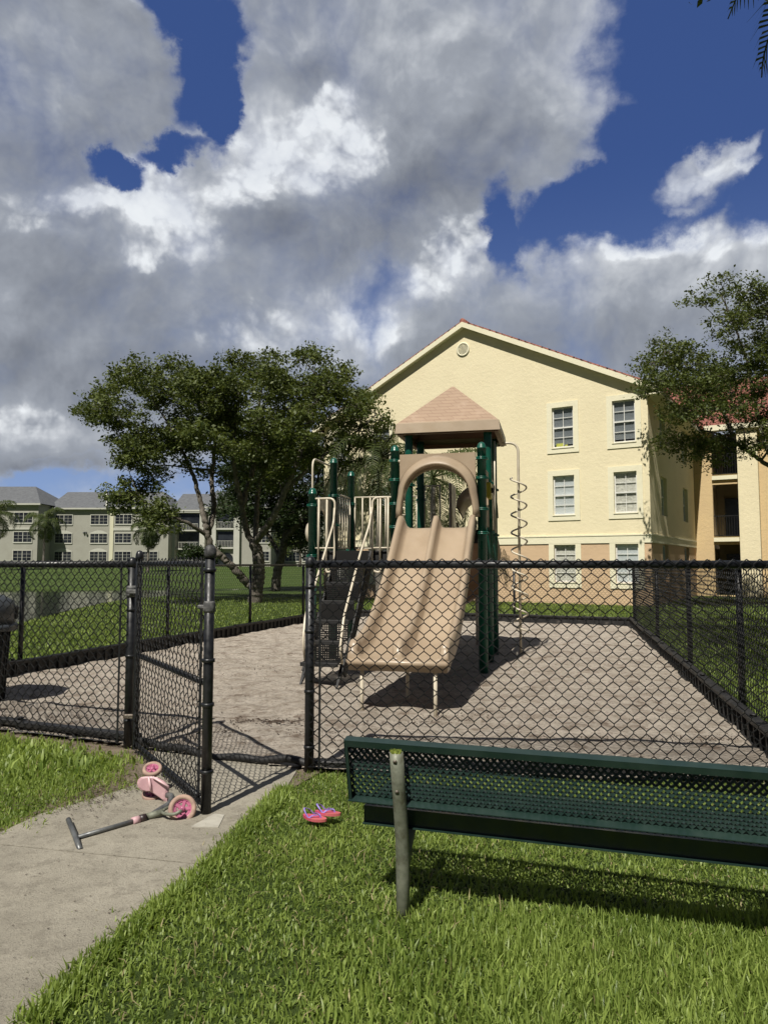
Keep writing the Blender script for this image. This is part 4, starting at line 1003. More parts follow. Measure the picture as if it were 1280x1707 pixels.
# pebbles and clippings on path and soil edge
mb = MB()
for _ in range(1500):
    t = rr.random(); q = L1.lerp(L3, t) + Vector((rr.gauss(0, .22), rr.gauss(.08, .12), 0)); a = rr.uniform(0, 6.3); l = rr.uniform(.004, .014)
    mb.add([(q.x-l, q.y, .030), (q.x+l*math.cos(a), q.y+l*math.sin(a), .034), (q.x+l*.4, q.y-l*.6, .032)], [(0,1,2)])
for _ in range(260):
    q = Vector((rr.uniform(-2.8, -.3), rr.uniform(2.4, 4.9), 0)); l = rr.uniform(.002, .007)
    if inpoly([q.x], [q.y], PATHP)[0]: mb.add([(q.x-l, q.y, .0255), (q.x+l, q.y+l*.5, .029), (q.x+l*.4, q.y-l*.9, .0265)], [(0,1,2)])
o = mb.build('clippings', M_deb); tag(o, 'brown clippings and grit scattered along the path edges', 'debris', kind='stuff')

# ------------------------------------------------------------------ bench
BA = Vector((.087, 3.386)); bdir = Vector((.955, -.296)).normalized(); bth = math.atan2(bdir.y, bdir.x)
bench = empty('park_bench', (BA.x, BA.y, 0), bth, 'dark green expanded metal bench seen from behind on the grass', 'bench')
# local: x along bench, y = away from camera (towards the seat), z up
LX0, LX1, LEG2 = -.25, 1.98, 1.555
def lattice(x0, x1, n_rows, rowpt, name, parent, cell=.0305, sw=.0080, st=.0020, flip=1, tilt=-1.1):
    """expanded metal: rowpt(t) -> (y,z) across the panel; strands run in diamond zigzag"""
    vs = []; fs = []; nx = int((x1-x0)/(cell/2)); dx = (x1-x0)/nx
    y0, z0 = rowpt(0); y1, z1 = rowpt(1); L_ = math.hypot(y1-y0, z1-z0); ty, tz = (y1-y0)/L_, (z1-z0)/L_; ny, nz = -tz*flip, ty*flip
    for r in range(n_rows):
        base = len(vs)
        for i in range(nx+1):
            t = (r + (i + r) % 2) / n_rows; y, z = rowpt(t); x = x0+i*dx
            k = .5 if (i+r) % 2 == 0 else -.5
            # strand turned like expanded metal
            a_ = (sw*.8, st*1.6)
            for (p, q) in ((-1, -1), (1, -1), (1, 1), (-1, 1)):
                oy = ty*p*a_[0] + ny*(q*a_[1] + p*a_[1]*tilt); oz = tz*p*a_[0] + nz*(q*a_[1] + p*a_[1]*tilt)
                vs.append((x, y+oy, z+oz))
        for i in range(nx):
            for k in range(4):
                a = base+i*4+k; b = base+i*4+(k+1)%4; fs.append((a, b, b+4, a+4))
    mb = MB(); mb.v = vs; mb.f = fs; mb.m = [0]*len(fs); mb.sm = [False]*len(fs)
    return mb.build(name, M_benchg, parent)
# backrest: top leans to the camera. top edge and bottom edge in local y,z
bt = (-.072, .805); bb_ = (.0, .518)
def backpt(t): return (bb_[0]+(bt[0]-bb_[0])*t, bb_[1]+(bt[1]-bb_[1])*t)
du = Vector((0, bt[0]-bb_[0], bt[1]-bb_[1])).normalized(); dn = Vector((0, -du.z, du.y))   # dn points to the camera side
mb = MB()
def plate(mb, x0, x1, t0, t1, n0, n1, org=bb_):
    o_ = Vector((0, org[0], org[1])); vs = []
    for x in (x0, x1):
        for (a, b) in ((t0, n0), (t1, n0), (t1, n1), (t0, n1)): vs.append(Vector((x, 0, 0)) + o_ + du*a + dn*b)
    mb.add(vs, [(0,1,2,3), (7,6,5,4), (0,4,5,1), (1,5,6,2), (2,6,7,3), (3,7,4,0)])
HB = math.hypot(bt[0]-bb_[0], bt[1]-bb_[1])
plate(mb, LX0, LX1, HB-.004, HB, -.004, .040)       # top flange
plate(mb, LX0, LX1, 0, .004, -.004, .052)           # bottom flange
plate(mb, LX0, LX0+.004, .0045, HB-.0045, -.004, .040); plate(mb, LX1-.004, LX1, .0045, HB-.0045, -.004, .040)
plate(mb, LX0+.0045, LX1-.0045, HB-.016, HB-.0045, -.004, .000); plate(mb, LX0, LX1, HB-.030, HB-.0045, .036, .040); plate(mb, LX0, LX0+.016, .0045, HB-.0305, .0365, .040); plate(mb, LX0+.0045, LX1-.0045, .0045, .018, -.004, .000)
back = mb.build('backrest', M_benchg, bench)
lattice(LX0+.005, LX1-.005, 15, lambda t: (backpt(.03+.94*t)[0], backpt(.03+.94*t)[1]), 'expanded_mesh', back)
# seat
sy0, sy1, sz = .046, .44, .462
mb = MB(); xa, xb = LX0+.045, LX1-.045
mb.box(xa, xb, sy0, sy0+.004, sz-.075, sz); mb.box(xa, xb, sy1-.004, sy1, sz-.06, sz)
mb.box(xa, xb, sy0-.022, sy0-.0005, sz-.079, sz-.073)
mb.box(xa, xa+.004, sy0+.0045, sy1-.0045, sz-.06, sz); mb.box(xb-.004, xb, sy0+.0045, sy1-.0045, sz-.06, sz)
mb.box(xa+.0045, xb-.0045, sy0+.0045, sy0+.02, sz-.004, sz-.0005); mb.box(xa+.0045, xb-.0045, sy1-.02, sy1-.0045, sz-.004, sz-.0005)
seat = mb.build('seat', M_benchg, bench)
lattice(xa+.005, xb-.005, 18, lambda t: (sy0+.012+(sy1-sy0-.024)*t, sz-.006), 'expanded_mesh', seat, sw=.0068, st=.0018, tilt=.8)
for xx in (0, LEG2):
    mb = MB()
    mb.tube([(xx+.0, 0, -.12), (xx, -.004, .18), (xx, -.012, .32), (xx, -.036, .45), (xx, -.072, .60), (xx, -.108, .762)], .031, 16)
    leg = mb.build('leg', M_galv, bench)
    mb = MB(); mb.tube([(xx, .01, .20), (xx, .07, .29), (xx, .16, .365), (xx, .40, .372)], .026, 12); mb.build('seat_arm', M_galv, leg)
    for z, y in ((.725, -.133), (.585, -.102)):
        mb = MB(); M = Matrix.Translation((xx, y+.006, z)) @ Matrix.Rotation(PI/2+.35, 4, 'X'); mb.lathe([(.010, -.02), (.010, .004), (.0085, .008), (.001, .009)], 6, M=M); mb.lathe([(.014, -.012), (.014, -.006)], 12, M=M); mb.build('bolt', M_bolt, leg)
# moss tuft on the pipe top
mb = MB()
for _ in range(160):
    a = rr.uniform(0, 6.3); r_ = rr.uniform(0, .028); b = rr.uniform(0, 6.3); l = rr.uniform(.008, .018); x, y = r_*math.cos(a), -.108+r_*math.sin(a)
    mb.add([(x-.003, y, .757), (x+.003, y, .757), (x+l*.6*math.cos(b), y+l*.6*math.sin(b), .762+l)], [(0,1,2)])
o = mb.build('moss', mat('moss', (.20,.24,.03), (.12,.16,.02), 80, .9), bench)

# ------------------------------------------------------------------ kick scooter lying on its side
sc = empty('kick_scooter', G(215, 1378, .02), 0, 'pink three wheeled child scooter lying on its side on the path', 'scooter')
so = sc.location.copy()
def W(u, v, y): return YD(u, v, y) - so
def wheel(c, nrm, R, wd, name='wheel', spin=0):
    M = Matrix.Translation(c) @ nrm.to_track_quat('Z', 'Y').to_matrix().to_4x4() @ Matrix.Rotation(spin, 4, 'Z')
    mb = MB(); r1 = R*.66
    mb.lathe([(r1, -wd*.42), (R*.86, -wd*.5), (R*.96, -wd*.38), (R, -wd*.12), (R, wd*.12), (R*.96, wd*.38), (R*.86, wd*.5), (r1, wd*.42), (r1, -wd*.42)], 28, M=M, cap=False)
    t = mb.build(name, M_tyre, sc)
    mb = MB(); mb.lathe([(r1+.001, -wd*.30), (r1*.90, -wd*.34), (r1*.88, -wd*.1), (r1*.88, wd*.1), (r1*.90, wd*.34), (r1+.001, wd*.30)], 28, M=M, cap=False)
    mb.lathe([(.001, -wd*.55), (R*.2, -wd*.52), (R*.22, 0), (R*.2, wd*.52), (.001, wd*.55)], 14, M=M)
    for k in range(5):
        a = k*2*PI/5; MM = M @ Matrix.Rotation(a, 4, 'Z'); mb.bbox(R*.15, r1*.95, -R*.13, R*.13, -wd*.22, wd*.26, .004, M=MM)
    for k in range(5):
        a = (k+.5)*2*PI/5; MM = M @ Matrix.Rotation(a, 4, 'Z'); mb.bbox(r1*.62, r1*.92, -R*.20, R*.20, -wd*.18, wd*.18, .004, M=MM)
    mb.build('rim', M_magenta, t); return t
yF = 4.62
cF = W(304, 1349, yF); wheel(cF, Vector((.22, -1, .42)).normalized(), .086, .036)
cT = W(254, 1283, 5.12); wheel(cT, Vector((.10, -.50, .95)).normalized(), .066, .034, spin=.3)
cB = W(253, 1324, 5.00); wheel(cB, Vector((.10, -.50, .95)).normalized(), .064, .034, spin=.8)
mb = MB(); mb.tube([cT, cB], .008, 8); mb.build('axle', M_grey, sc)
# deck: standing on edge, rounded at the back, waisted to the neck
outl = [(231,1300),(229,1306),(231,1313),(236,1318),(243,1320),(250,1320),(256,1323),(266,1330),(274,1336),(279,1337),(280,1326),(282,1311),(274,1303),(264,1297),(254,1295),(243,1295),(236,1296)]
d0 = [W(u, v, 4.93+.0*(u-255)) for u, v in outl]; dnn = Vector((.12, -1, .35)).normalized()
mb = MB(); n = len(d0)
fr = [p - dnn*-.016 for p in d0]; bk = [p + dnn*-.020 for p in d0]; cen = sum(fr, Vector())/n
ins_ = [p.lerp(cen, .16) + dnn*.006 for p in fr]
mb.add(fr+bk+ins_, [(i, (i+1)%n, n+(i+1)%n, n+i) for i in range(n)] + [tuple(range(n, 2*n))[::-1]] + [(i, (i+1)%n, 2*n+(i+1)%n, 2*n+i) for i in range(n)] + [tuple(range(2*n, 3*n))])
dk = mb.build('deck', M_pink, sc)
mb = MB(); a_, b_ = W(248, 1296, 4.90), W(252, 1320, 4.90); mb.tube([a_, (a_+b_)/2, b_], [.006, .010, .006], 6); mb.build('grip_ridge', mat('pale_pink', (.78,.55,.56), (.72,.48,.50), 9, .5), dk)
mb = MB(); a_, b_ = W(255, 1296, 4.90), W(281, 1312, 4.88); mb.tube([a_, b_], .007, 6); mb.build('grip_ridge', mat('pale_pink', (.78,.55,.56)), dk)
# curved neck tube, head tube, fork, stem, handlebar
mb = MB(); mb.tube(rounded([W(279,1326,4.90), W(287,1327,4.86), W(284,1340,4.80), W(262,1353,4.72), W(246,1364,4.66)], .05, 4), .019, 12); mb.build('neck_tube', M_grey, sc)
mb = MB(); mb.tube([W(272,1354,4.62), W(242,1363,4.58)], .021, 12); mb.build('head_tube', M_galv, sc)
mb = MB(); mb.tube(rounded([W(270,1354,4.62), W(276,1348,4.66), W(296,1342,4.72), W(304,1346,4.70)], .03, 4), .010, 8); mb.tube(rounded([W(270,1355,4.60), W(277,1358,4.56), W(292,1358,4.54), W(303,1351,4.555)], .03, 4), .010, 8); mb.build('fork', M_galv, sc)
mb = MB(); q0, q1 = W(304,1349,4.565), W(292,1359,4.55); mb.tube([q0, q1], .014, 8); mb.build('fender', M_magenta, sc)
st0, st1 = W(240,1364,4.56), G(128,1397,.035) - so
mb = MB(); mb.tube([st0, st1], .0135, 12); mb.build('stem', M_grey, sc)
dd_ = (st1-st0).normalized()
mb = MB(); mb.tube([st0 - dd_*.01, st0 + dd_*.028], .024, 14); mb.build('clamp', mat('brown_black_clamp', (.05,.035,.03), (.03,.02,.02), 9, .4), sc)
mb = MB(); c_ = st0 + dd_*.055; mb.tube([c_ - dd_*.022, c_ + dd_*.022], .024, 8); mb.build('clamp', M_pink, sc)
hb0, hb1 = YD(114,1367,4.50) - so, G(134,1418,.016) - so; mid = st1 + Vector((-.010, 0, .01))
mb = MB(); mb.tube(rounded([hb0, mid, hb1], .08, 4), .0155, 12); hb = mb.build('handlebar', M_grey, sc)
mb = MB(); mb.tube([hb1, hb1 + (hb1-mid).normalized()*.004], .0125, 12); mb.build('bar_opening', M_dark, hb)

# ------------------------------------------------------------------ sandals
def sandal(loc, rz, label, tilt, c_sole):
    s = empty('child_sandal', loc, rz, label, 'sandal'); s.rotation_euler = (tilt[0], tilt[1], rz)
    L_ = .165; n = 26; ol = []
    for k in range(n):
        a = 2*PI*k/n; x = math.cos(a)*L_/2; w_ = .031*(1 + .14*math.cos(a) - .12*math.cos(2*a)); ol.append((x, math.sin(a)*w_ + .004*math.cos(2*a)))
    mb = MB(); mb.add([(x, y, 0) for x, y in ol] + [(x*1.0, y, .016) for x, y in ol], [tuple(range(n))[::-1], tuple(range(n, 2*n))] + [(i, (i+1)%n, n+(i+1)%n, n+i) for i in range(n)])
    mb.build('sole', c_sole, s)
    for nm, pts in (('toe_strap', [(.045, 0, .016), (.035, .004, .032), (.0, .026, .030), (-.02, .034, .012)]), ('toe_strap', [(.045, 0, .016), (.035, -.004, .032), (.0, -.026, .030), (-.02, -.034, .012)]), ('ankle_strap', [(-.02, .034, .012), (-.055, .025, .045), (-.075, 0, .055), (-.055, -.025, .045), (-.02, -.034, .012)])):
        pp_ = rounded(pts, .02, 3); mb = MB(); vs = []
        for i, p in enumerate(pp_):
            vs += [p + Vector((-.005, 0, 0)), p + Vector((.005, 0, 0)), p + Vector((.005, 0, .003)), p + Vector((-.005, 0, .003))]
        fs = [(i*4+k, i*4+(k+1)%4, i*4+4+(k+1)%4, i*4+4+k) for i in range(len(pp_)-1) for k in range(4)]
        mb.add(vs, fs); mb.build(nm, M_purple, s)
    return s
g = G(524, 1366, .05); sandal(g, -.45, 'pink child sandal with purple straps and yellow orange heel, nearest the path', (.05, .03), M_sandal)
g = G(546, 1358, .065); sandal(g, -.22, 'pink child sandal with purple straps, the one closer to the bench', (-.05, .03), M_sandal)
g = G(516, 1354, .06)

# ------------------------------------------------------------------ buildings
def wall_holes(mb, x0, x1, z0, z1, holes, y=0.0, depth=.14, mi=0, mir=None):
    """wall in the local xz plane facing -y with rectangular holes (x0,x1,z0,z1) and reveals going +y"""
    xs_ = sorted({x0, x1, *[h[0] for h in holes], *[h[1] for h in holes]}); zs_ = sorted({z0, z1, *[h[2] for h in holes], *[h[3] for h in holes]})
    xs_ = [x for x in xs_ if x0 <= x <= x1]; zs_ = [z for z in zs_ if z0 <= z <= z1]
    for i in range(len(xs_)-1):
        for j in range(len(zs_)-1):
            cx_, cz_ = (xs_[i]+xs_[i+1])/2, (zs_[j]+zs_[j+1])/2
            if any(h[0] < cx_ < h[1] and h[2] < cz_ < h[3] for h in holes): continue
            mb.add([(xs_[i], y, zs_[j]), (xs_[i+1], y, zs_[j]), (xs_[i+1], y, zs_[j+1]), (xs_[i], y, zs_[j+1])], [(0,1,2,3)], mi)
    for a, b, c, d_ in holes:
        c = max(c, z0); d_ = min(d_, z1)
        if d_ <= c: continue
        mb.add([(a,y,c),(b,y,c),(b,y,d_),(a,y,d_),(a,y+depth,c),(b,y+depth,c),(b,y+depth,d_),(a,y+depth,d_)], [(0,1,5,4),(1,2,6,5),(2,3,7,6),(3,0,4,7)], mir if mir is not None else mi)
def xf(M, mb):
    mb.v = [tuple(M @ Vector(p)) for p in mb.v]; return mb
SIDE = lambda x, y0: Matrix.Translation((x, y0, 0)) @ Matrix.Rotation(PI/2, 4, 'Z')    # local x -> +y, facing +x
I4 = Matrix.Identity(4)
def window(parent, M, x0, x1, z0, z1, blind, surround=None, sw=.22, lower_open=0):
    w = x1-x0; f = MB()
    y0 = .075
    for (a, b, c, d_) in ((x0, x0+.05, z0, z1), (x1-.05, x1, z0, z1), (x0+.051, x1-.051, z1-.05, z1), (x0+.051, x1-.051, z0, z0+.06)): f.box(a, b, y0, y0+.06, c, d_)
    zm = (z0+z1)/2; f.box(x0+.051, x1-.051, y0-.012, y0+.05, zm-.03, zm+.03)
    xm = (x0+x1)/2
    for (c, d_) in ((z0+.061, zm-.031), (zm+.031, z1-.051)):
        f.box(xm-.012, xm+.012, y0+.01, y0+.035, c, d_); q = (c+d_)/2
        f.box(x0+.051, xm-.0125, y0+.011, y0+.034, q-.012, q+.012); f.box(xm+.0125, x1-.051, y0+.011, y0+.034, q-.012, q+.012)
    win = xf(M, f).build('window', M_white, parent)
    g = MB(); g.add([(x0+.04, y0+.042, z0+.04), (x1-.04, y0+.042, z0+.04), (x1-.04, y0+.042, z1-.04), (x0+.04, y0+.042, z1-.04)], [(0,1,2,3)]); xf(M, g).build('pane', M_glass, win)
    g = MB(); g.add([(x0, y0+.065, z0+lower_open), (x1, y0+.065, z0+lower_open), (x1, y0+.065, z1), (x0, y0+.065, z1)], [(0,1,2,3)]); xf(M, g).build('blind', blind, win)
    g = MB(); g.add([(x0-.05, y0+.30, z0-.05), (x1+.05, y0+.30, z0-.05), (x1+.05, y0+.30, z1+.05), (x0-.05, y0+.30, z1+.05)], [(0,1,2,3)]); xf(M, g).build('room', M_dark, win)
    if surround:
        s_ = MB(); a, b, c, d_ = x0-sw, x1+sw, z0-sw*1.0, z1+sw
        s_.box(a, x0, -.035, .0, c, d_); s_.box(x1, b, -.035, .0, c, d_); s_.box(x0+.0005, x1-.0005, -.0345, .0, z1, d_); s_.box(x0+.0005, x1-.0005, -.0345, .0, c, z0-.03)
        s_.box(x0-.03, x1+.03, -.06, .06, z0-.03, z0-.0005)
        xf(M, s_).build('surround', surround, win)
    return win
BW = 15.4; BC = Vector((10.13, 27.30, 0)); be = Vector((.85, -.527, 0)).normalized()
BO = BC - be*BW
yb_ = empty('yellow_building', BO, math.atan2(be.y, be.x), 'yellow stucco three storey building with peach base and red tile gable roof', 'building')
def B(mb, name, m, parent=None): return mb.build(name, m, parent or yb_)
rows = [(.86, 2.37), (3.57, 5.18), (6.33, 8.0)]; cols = [(.47, 1.36), (2.90, 3.79), (11.62, 12.5), (14.06, 14.93)]
holes = [(a, b, c, d_) for a, b in cols for c, d_ in rows]
EH = 8.42; PX, PZ = 7.7, 12.15
SL = (PZ-EH)/PX
mb = MB(); wall_holes(mb, 0, BW, 2.72, EH-.001, holes)
mb.add([(0, 0, EH), (BW, 0, EH), (PX, 0, PZ)], [(0,1,2)])
mb.add([(0, 0, 0), (0, 24, 0), (0, 24, EH), (0, 0, EH)], [(0,1,2,3)]); mb.add([(0, 24, 0), (BW, 24, 0), (BW, 24, EH), (PX, 24, PZ), (0, 24, EH)], [(0,1,2,3,4)])
B(mb, 'gable_wall', M_yel)
mb = MB(); wall_holes(mb, 0, BW, 0, 2.40, holes, y=0); B(mb, 'base_wall', M_peach)
mb = MB()     # ledge between base and upper wall
mb.box(-.04, BW+.04, -.04, .0, 2.41, 2.69); mb.box(-.06, BW+.06, -.06, .0, 2.691, 2.74); mb.box(BW, BW+.04, .001, 10.55, 2.41, 2.69); mb.box(BW, BW+.06, .001, 10.55, 2.691, 2.74)
B(mb, 'ledge', M_trim)
for a, b in cols:
    for k, (c, d_) in enumerate(rows):
        vi = int(a*3)+k
        bm_ = M_blindg if k == 2 else (M_blindw, mat('cream_curtain', (.66,.64,.56), (.48,.46,.40), 9, .8, .6, 14, .05), M_blindw)[vi % 3]
        w_ = window(yb_, I4, a, b, c, d_, bm_, M_trim, lower_open=(.14, 0, .30, 0)[vi % 4] if k else 0)
        if k == 2 and a > 11 and a < 12:
            mb = MB(); mb.bbox(a+.12, a+.42, .118, .134, c+.065, c+.20, .006); mb.bbox(a+.48, a+.60, .118, .134, c+.065, c+.13, .006); mb.build('sill_toys', mat('yellow_green_plastic', (.55,.55,.10), (.45,.45,.08), 6, .5), w_)
# right-hand wall in grazing light
Ms = SIDE(BW, 0); sh = [(2.15, 3.35), (7.25, 8.55)]
mb = MB(); wall_holes(mb, 0, 10.6, 2.40, EH, [(a, b, c, d_) for a, b in sh for c, d_ in rows], depth=.2); B(xf(Ms, mb), 'side_wall', M_yel)
mb = MB(); wall_holes(mb, 0, 10.6, 0, 2.3999, [(a, b, c, d_) for a, b in sh for c, d_ in rows], depth=.2); B(xf(Ms, mb), 'side_base_wall', M_peach)
for a, b in sh:
    for c, d_ in rows: window(yb_, Ms @ Matrix.Translation((0, .06, 0)), a, b, c, d_, M_blindw)
# balcony wing
wx0, wx1, wy = BW+.003, BW+16, 10.6
ops = []
for c, d_ in ((.05, 2.55), (2.95, 5.55), (6.05, 8.25)): ops += [(16.25, 17.45, c, d_), (19.0, 20.6, c, d_), (23, 25, c, d_)]
mb = MB(); wall_holes(mb, wx0, wx1, 0, EH, ops, y=wy, depth=.30); B(mb, 'wing_wall', M_tanw)
mb = MB(); mb.bbox(17.46, 18.35, wy-.55, wy-.002, 0, EH-.02, .01); mb.bbox(20.7, 21.6, wy-.55, wy-.002, 0, EH-.02, .01); B(mb, 'wing_column', M_yel)
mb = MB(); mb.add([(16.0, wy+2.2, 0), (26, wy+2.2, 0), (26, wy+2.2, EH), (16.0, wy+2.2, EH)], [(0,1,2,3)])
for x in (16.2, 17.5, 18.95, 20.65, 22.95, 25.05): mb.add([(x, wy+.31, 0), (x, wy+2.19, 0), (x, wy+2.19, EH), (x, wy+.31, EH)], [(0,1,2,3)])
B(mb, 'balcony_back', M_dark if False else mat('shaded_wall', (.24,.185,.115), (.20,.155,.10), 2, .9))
for x0, x1 in ((16.25, 17.45), (19.0, 20.6), (23, 25)):
    for z in (2.90, 5.98):
        mb = MB(); mb.box(x0+.002, x1-.002, wy-.12, wy+2.18, z-.20, z); B(mb, 'balcony_floor', M_trim)
        mb = MB(); mb.box(x0+.01, x1-.01, wy-.06, wy-.02, z+1.05, z+1.09); mb.box(x0+.01, x1-.01, wy-.055, wy-.025, z+.08, z+.11)
        n = int((x1-x0)/.115)
        for k in range(n+1): xx = x0+.02+(x1-x0-.04)*k/n; mb.box(xx-.009, xx+.009, wy-.05, wy-.03, z+.11, z+1.05)
        B(mb, 'balcony_railing', M_black)
    for za_, zb_ in ((.05, 2.1), (3.0, 5.0), (6.1, 8.1)):
        mb = MB(); mb.box(x0+.3, x1-.15, wy+2.14, wy+2.19, za_, zb_); B(mb, 'balcony_door', M_dglass)
# main roof
ov = .26; ovs = .55
def slope(mb, sgn):
    if sgn > 0: xe = BW+ovs; xr = PX
    else: xe = -ovs; xr = PX
    ze = PZ - abs(xe-PX)*SL
    mb.add([(xr, -ov, PZ+.14), (xe, -ov, ze+.14), (xe, 24.3, ze+.14), (xr, 24.3, PZ+.14), (xr, -ov, PZ+.02), (xe, -ov, ze+.02), (xe, 24.3, ze+.02), (xr, 24.3, PZ+.02)],
           [(0,1,2,3), (4,7,6,5), (0,4,5,1), (1,5,6,2), (2,6,7,3)])
mb = MB(); slope(mb, 1); slope(mb, -1); rf = B(mb, 'roof', M_tile)
for sgn in (1, -1):      # barrel tiles along the rake, fascia board below
    xe = BW+ovs if sgn > 0 else -ovs; L_ = math.hypot(xe-PX, abs(xe-PX)*SL); n = int(L_/.36)
    mb = MB()
    for k in range(n):
        t0, t1 = k/n, (k+1.08)/n
        a = Vector((PX+(xe-PX)*t0, -ov+.02, PZ+.15-abs(xe-PX)*SL*t0)); b = Vector((PX+(xe-PX)*t1, -ov+.02, PZ+.14-abs(xe-PX)*SL*t1)); mb.tube([a, b], [.045, .058], 8)
    B(mb, 'rake_tiles', M_tile2, rf)
    mb = MB(); dz = .30
    z0_, z1_ = PZ, PZ-abs(xe-PX)*SL
    for (yy0, yy1, top, bot) in ((-ov-.03, -ov, .13, -.10), (-ov-.005, .0, -.02, -.08)):
        mb.add([(PX, yy0, z0_+top), (xe, yy0, z1_+top), (xe, yy0, z1_+bot), (PX, yy0, z0_+bot), (PX, yy1, z0_+top), (xe, yy1, z1_+top), (xe, yy1, z1_+bot), (PX, yy1, z0_+bot)], [(0,1,2,3),(4,7,6,5),(0,4,5,1),(3,2,6,7),(1,5,6,2)])
    B(mb, 'rake_board', M_trim, rf)
for sgn, xe in ((1, BW+ovs), (-1, -ovs)):
    z1_ = PZ-abs(xe-PX)*SL; mb = MB(); x_ = xe-.03 if sgn > 0 else xe
    mb.box(x_, x_+.03, -ov, 10 if sgn > 0 else 24, z1_-.14, z1_+.02); xa, xb = (BW+.001, xe-.031) if sgn > 0 else (xe+.031, -.001)
    mb.box(xa, xb, -ov+.01, 10 if sgn > 0 else 24, z1_-.10, z1_-.06); B(mb, 'eave_soffit', M_trim, rf)
mb = MB(); mb.tube([(PX, -ov, PZ+.18), (PX, 24, PZ+.18)], .12, 10); B(mb, 'ridge_tiles', M_tile, rf)
mb = MB(); mb.lathe([(.13, 0), (.13, .20), (.17, .22), (.17, .27), (.05, .33), (.001, .34)], 14, (9.72, 1.5, PZ-2.02*SL+.10)); B(mb, 'roof_vent', mat('terracotta', (.55,.26,.10), (.45,.20,.08), 6, .8), rf)
mb = MB(); mb.lathe([(.09, 0), (.09, .45), (.001, .46)], 10, (9.95, 3.6, PZ-2.25*SL+.10)); B(mb, 'vent_pipe', M_trim, rf)
# wing roof
wy0, wyr = wy-.7, wy+8; wze, wzr = EH+.0, EH+.0+(wyr-wy0)*.48
mb = MB(); mb.add([(BW-3, wy0, wze), (wx1, wy0, wze), (wx1, wyr, wzr), (BW-7, wyr, wzr), (BW-3, wy0, wze-.14), (wx1, wy0, wze-.14)], [(0,1,2,3), (0,4,5,1)])
B(mb, 'wing_roof', M_tile2, rf)
mb = MB(); mb.box(BW+.62, wx1, wy0-.03, wy0-.001, wze-.26, wze+.01); mb.box(BW+.62, wx1, wy0, wy-.001, wze-.22, wze-.18); B(mb, 'wing_fascia', M_trim, rf)
# round louvre
mb = MB(); Mv = Matrix.Translation((7.62, -.001, 11.12)) @ Matrix.Rotation(PI/2, 4, 'X')
mb.lathe([(.24, .0), (.24, .045), (.31, .045), (.31, .0)], 32, M=Mv)
for k in range(9):
    z = -.20+.05*k; hw = math.sqrt(max(.235**2-z*z, .0))
    mb.add([(7.62-hw, -.045, 11.12+z), (7.62+hw, -.045, 11.12+z), (7.62+hw, -.012, 11.12+z+.035), (7.62-hw, -.012, 11.12+z+.035)], [(0,1,2,3)])
B(mb, 'round_vent', M_trim)
# grass does not grow through: narrow bed strip kerb omitted

# far olive-grey apartment blocks beyond the pond
GZ = 1.2
def far_window(parent, x, z, w, h, arch_top=False, y=0.0):
    f = MB(); f.box(x-.10, x, y-.09, y, z-.16, z+h+.10); f.box(x+w, x+w+.10, y-.09, y, z-.16, z+h+.10); f.box(x+.001, x+w-.001, y-.088, y, z+h, z+h+.10); f.box(x+.001, x+w-.001, y-.11, y, z-.17, z)
    if arch_top:
        n = 10; vs = [(x-.10+(w+.20)*k/n, y-.088, z+h+.10) for k in range(n+1)] + [(x-.10+(w+.20)*k/n, y-.088, z+h+.101+.42*math.sin(PI*k/n)) for k in range(n+1)]
        f.add(vs, [(k, k+1, n+2+k, n+1+k) for k in range(n)])
    win = f.build('window', M_gtrim, parent)
    g = MB(); g.box(x+.002, x+w-.002, y-.04, y-.01, z+.002, z+h-.002); p = g.build('pane', M_dglass, win)
    g = MB(); g.box(x+w/2-.04, x+w/2+.04, y-.07, y-.041, z, z+h)
    for q in (.25, .75): g.box(x+w*q-.014, x+w*q+.014, y-.06, y-.041, z, z+h)
    for q in (.33, .66): g.box(x, x+w, y-.058, y-.0405, z+h*q-.014, z+h*q+.014)
    g.build('muntins', M_gtrim, win); return win
def far_block(name, label, x0, x1, y0, depth, eh, rh, wins, ridge_in=0, gable_right=False, extra=None, wall=None, side=True, hips=(0, 0)):
    r = empty(name, (x0, y0, GZ), 0, label, 'building', 'grey apartment blocks across the pond'); W_ = x1-x0
    mb = MB(); mb.box(0, W_, 0, depth, -.6, eh); mb.build('wall', wall or M_gwall, r)
    mb = MB(); o_ = .5
    ri = min(depth*.32, W_*.4)
    mb.add([(-o_, -o_, eh), (W_+o_, -o_, eh), (W_+o_-ri*hips[1], depth/2, eh+rh), (-o_+ri*hips[0], depth/2, eh+rh), (-o_, depth+o_, eh), (W_+o_, depth+o_, eh), (-o_, -o_, eh-.12), (W_+o_, -o_, eh-.12)],
           [(0,1,2,3), (3,2,5,4), (0,3,4), (1,5,2), (0,6,7,1)])
    rf_ = mb.build('roof', M_shing, r)
    mb = MB(); mb.box(-o_, W_+o_, -o_-.06, -o_-.001, eh-.20, eh+.03); mb.box(-o_+.01, W_+o_-.01, -o_, -.001, eh-.18, eh-.14); mb.build('eave_board', M_gtrim, rf_)
    for x, z, w, h, a in wins: far_window(r, x, z, w, h, a)
    return r
k_ = 108/1200.
def fx(u): return (u-640)*k_
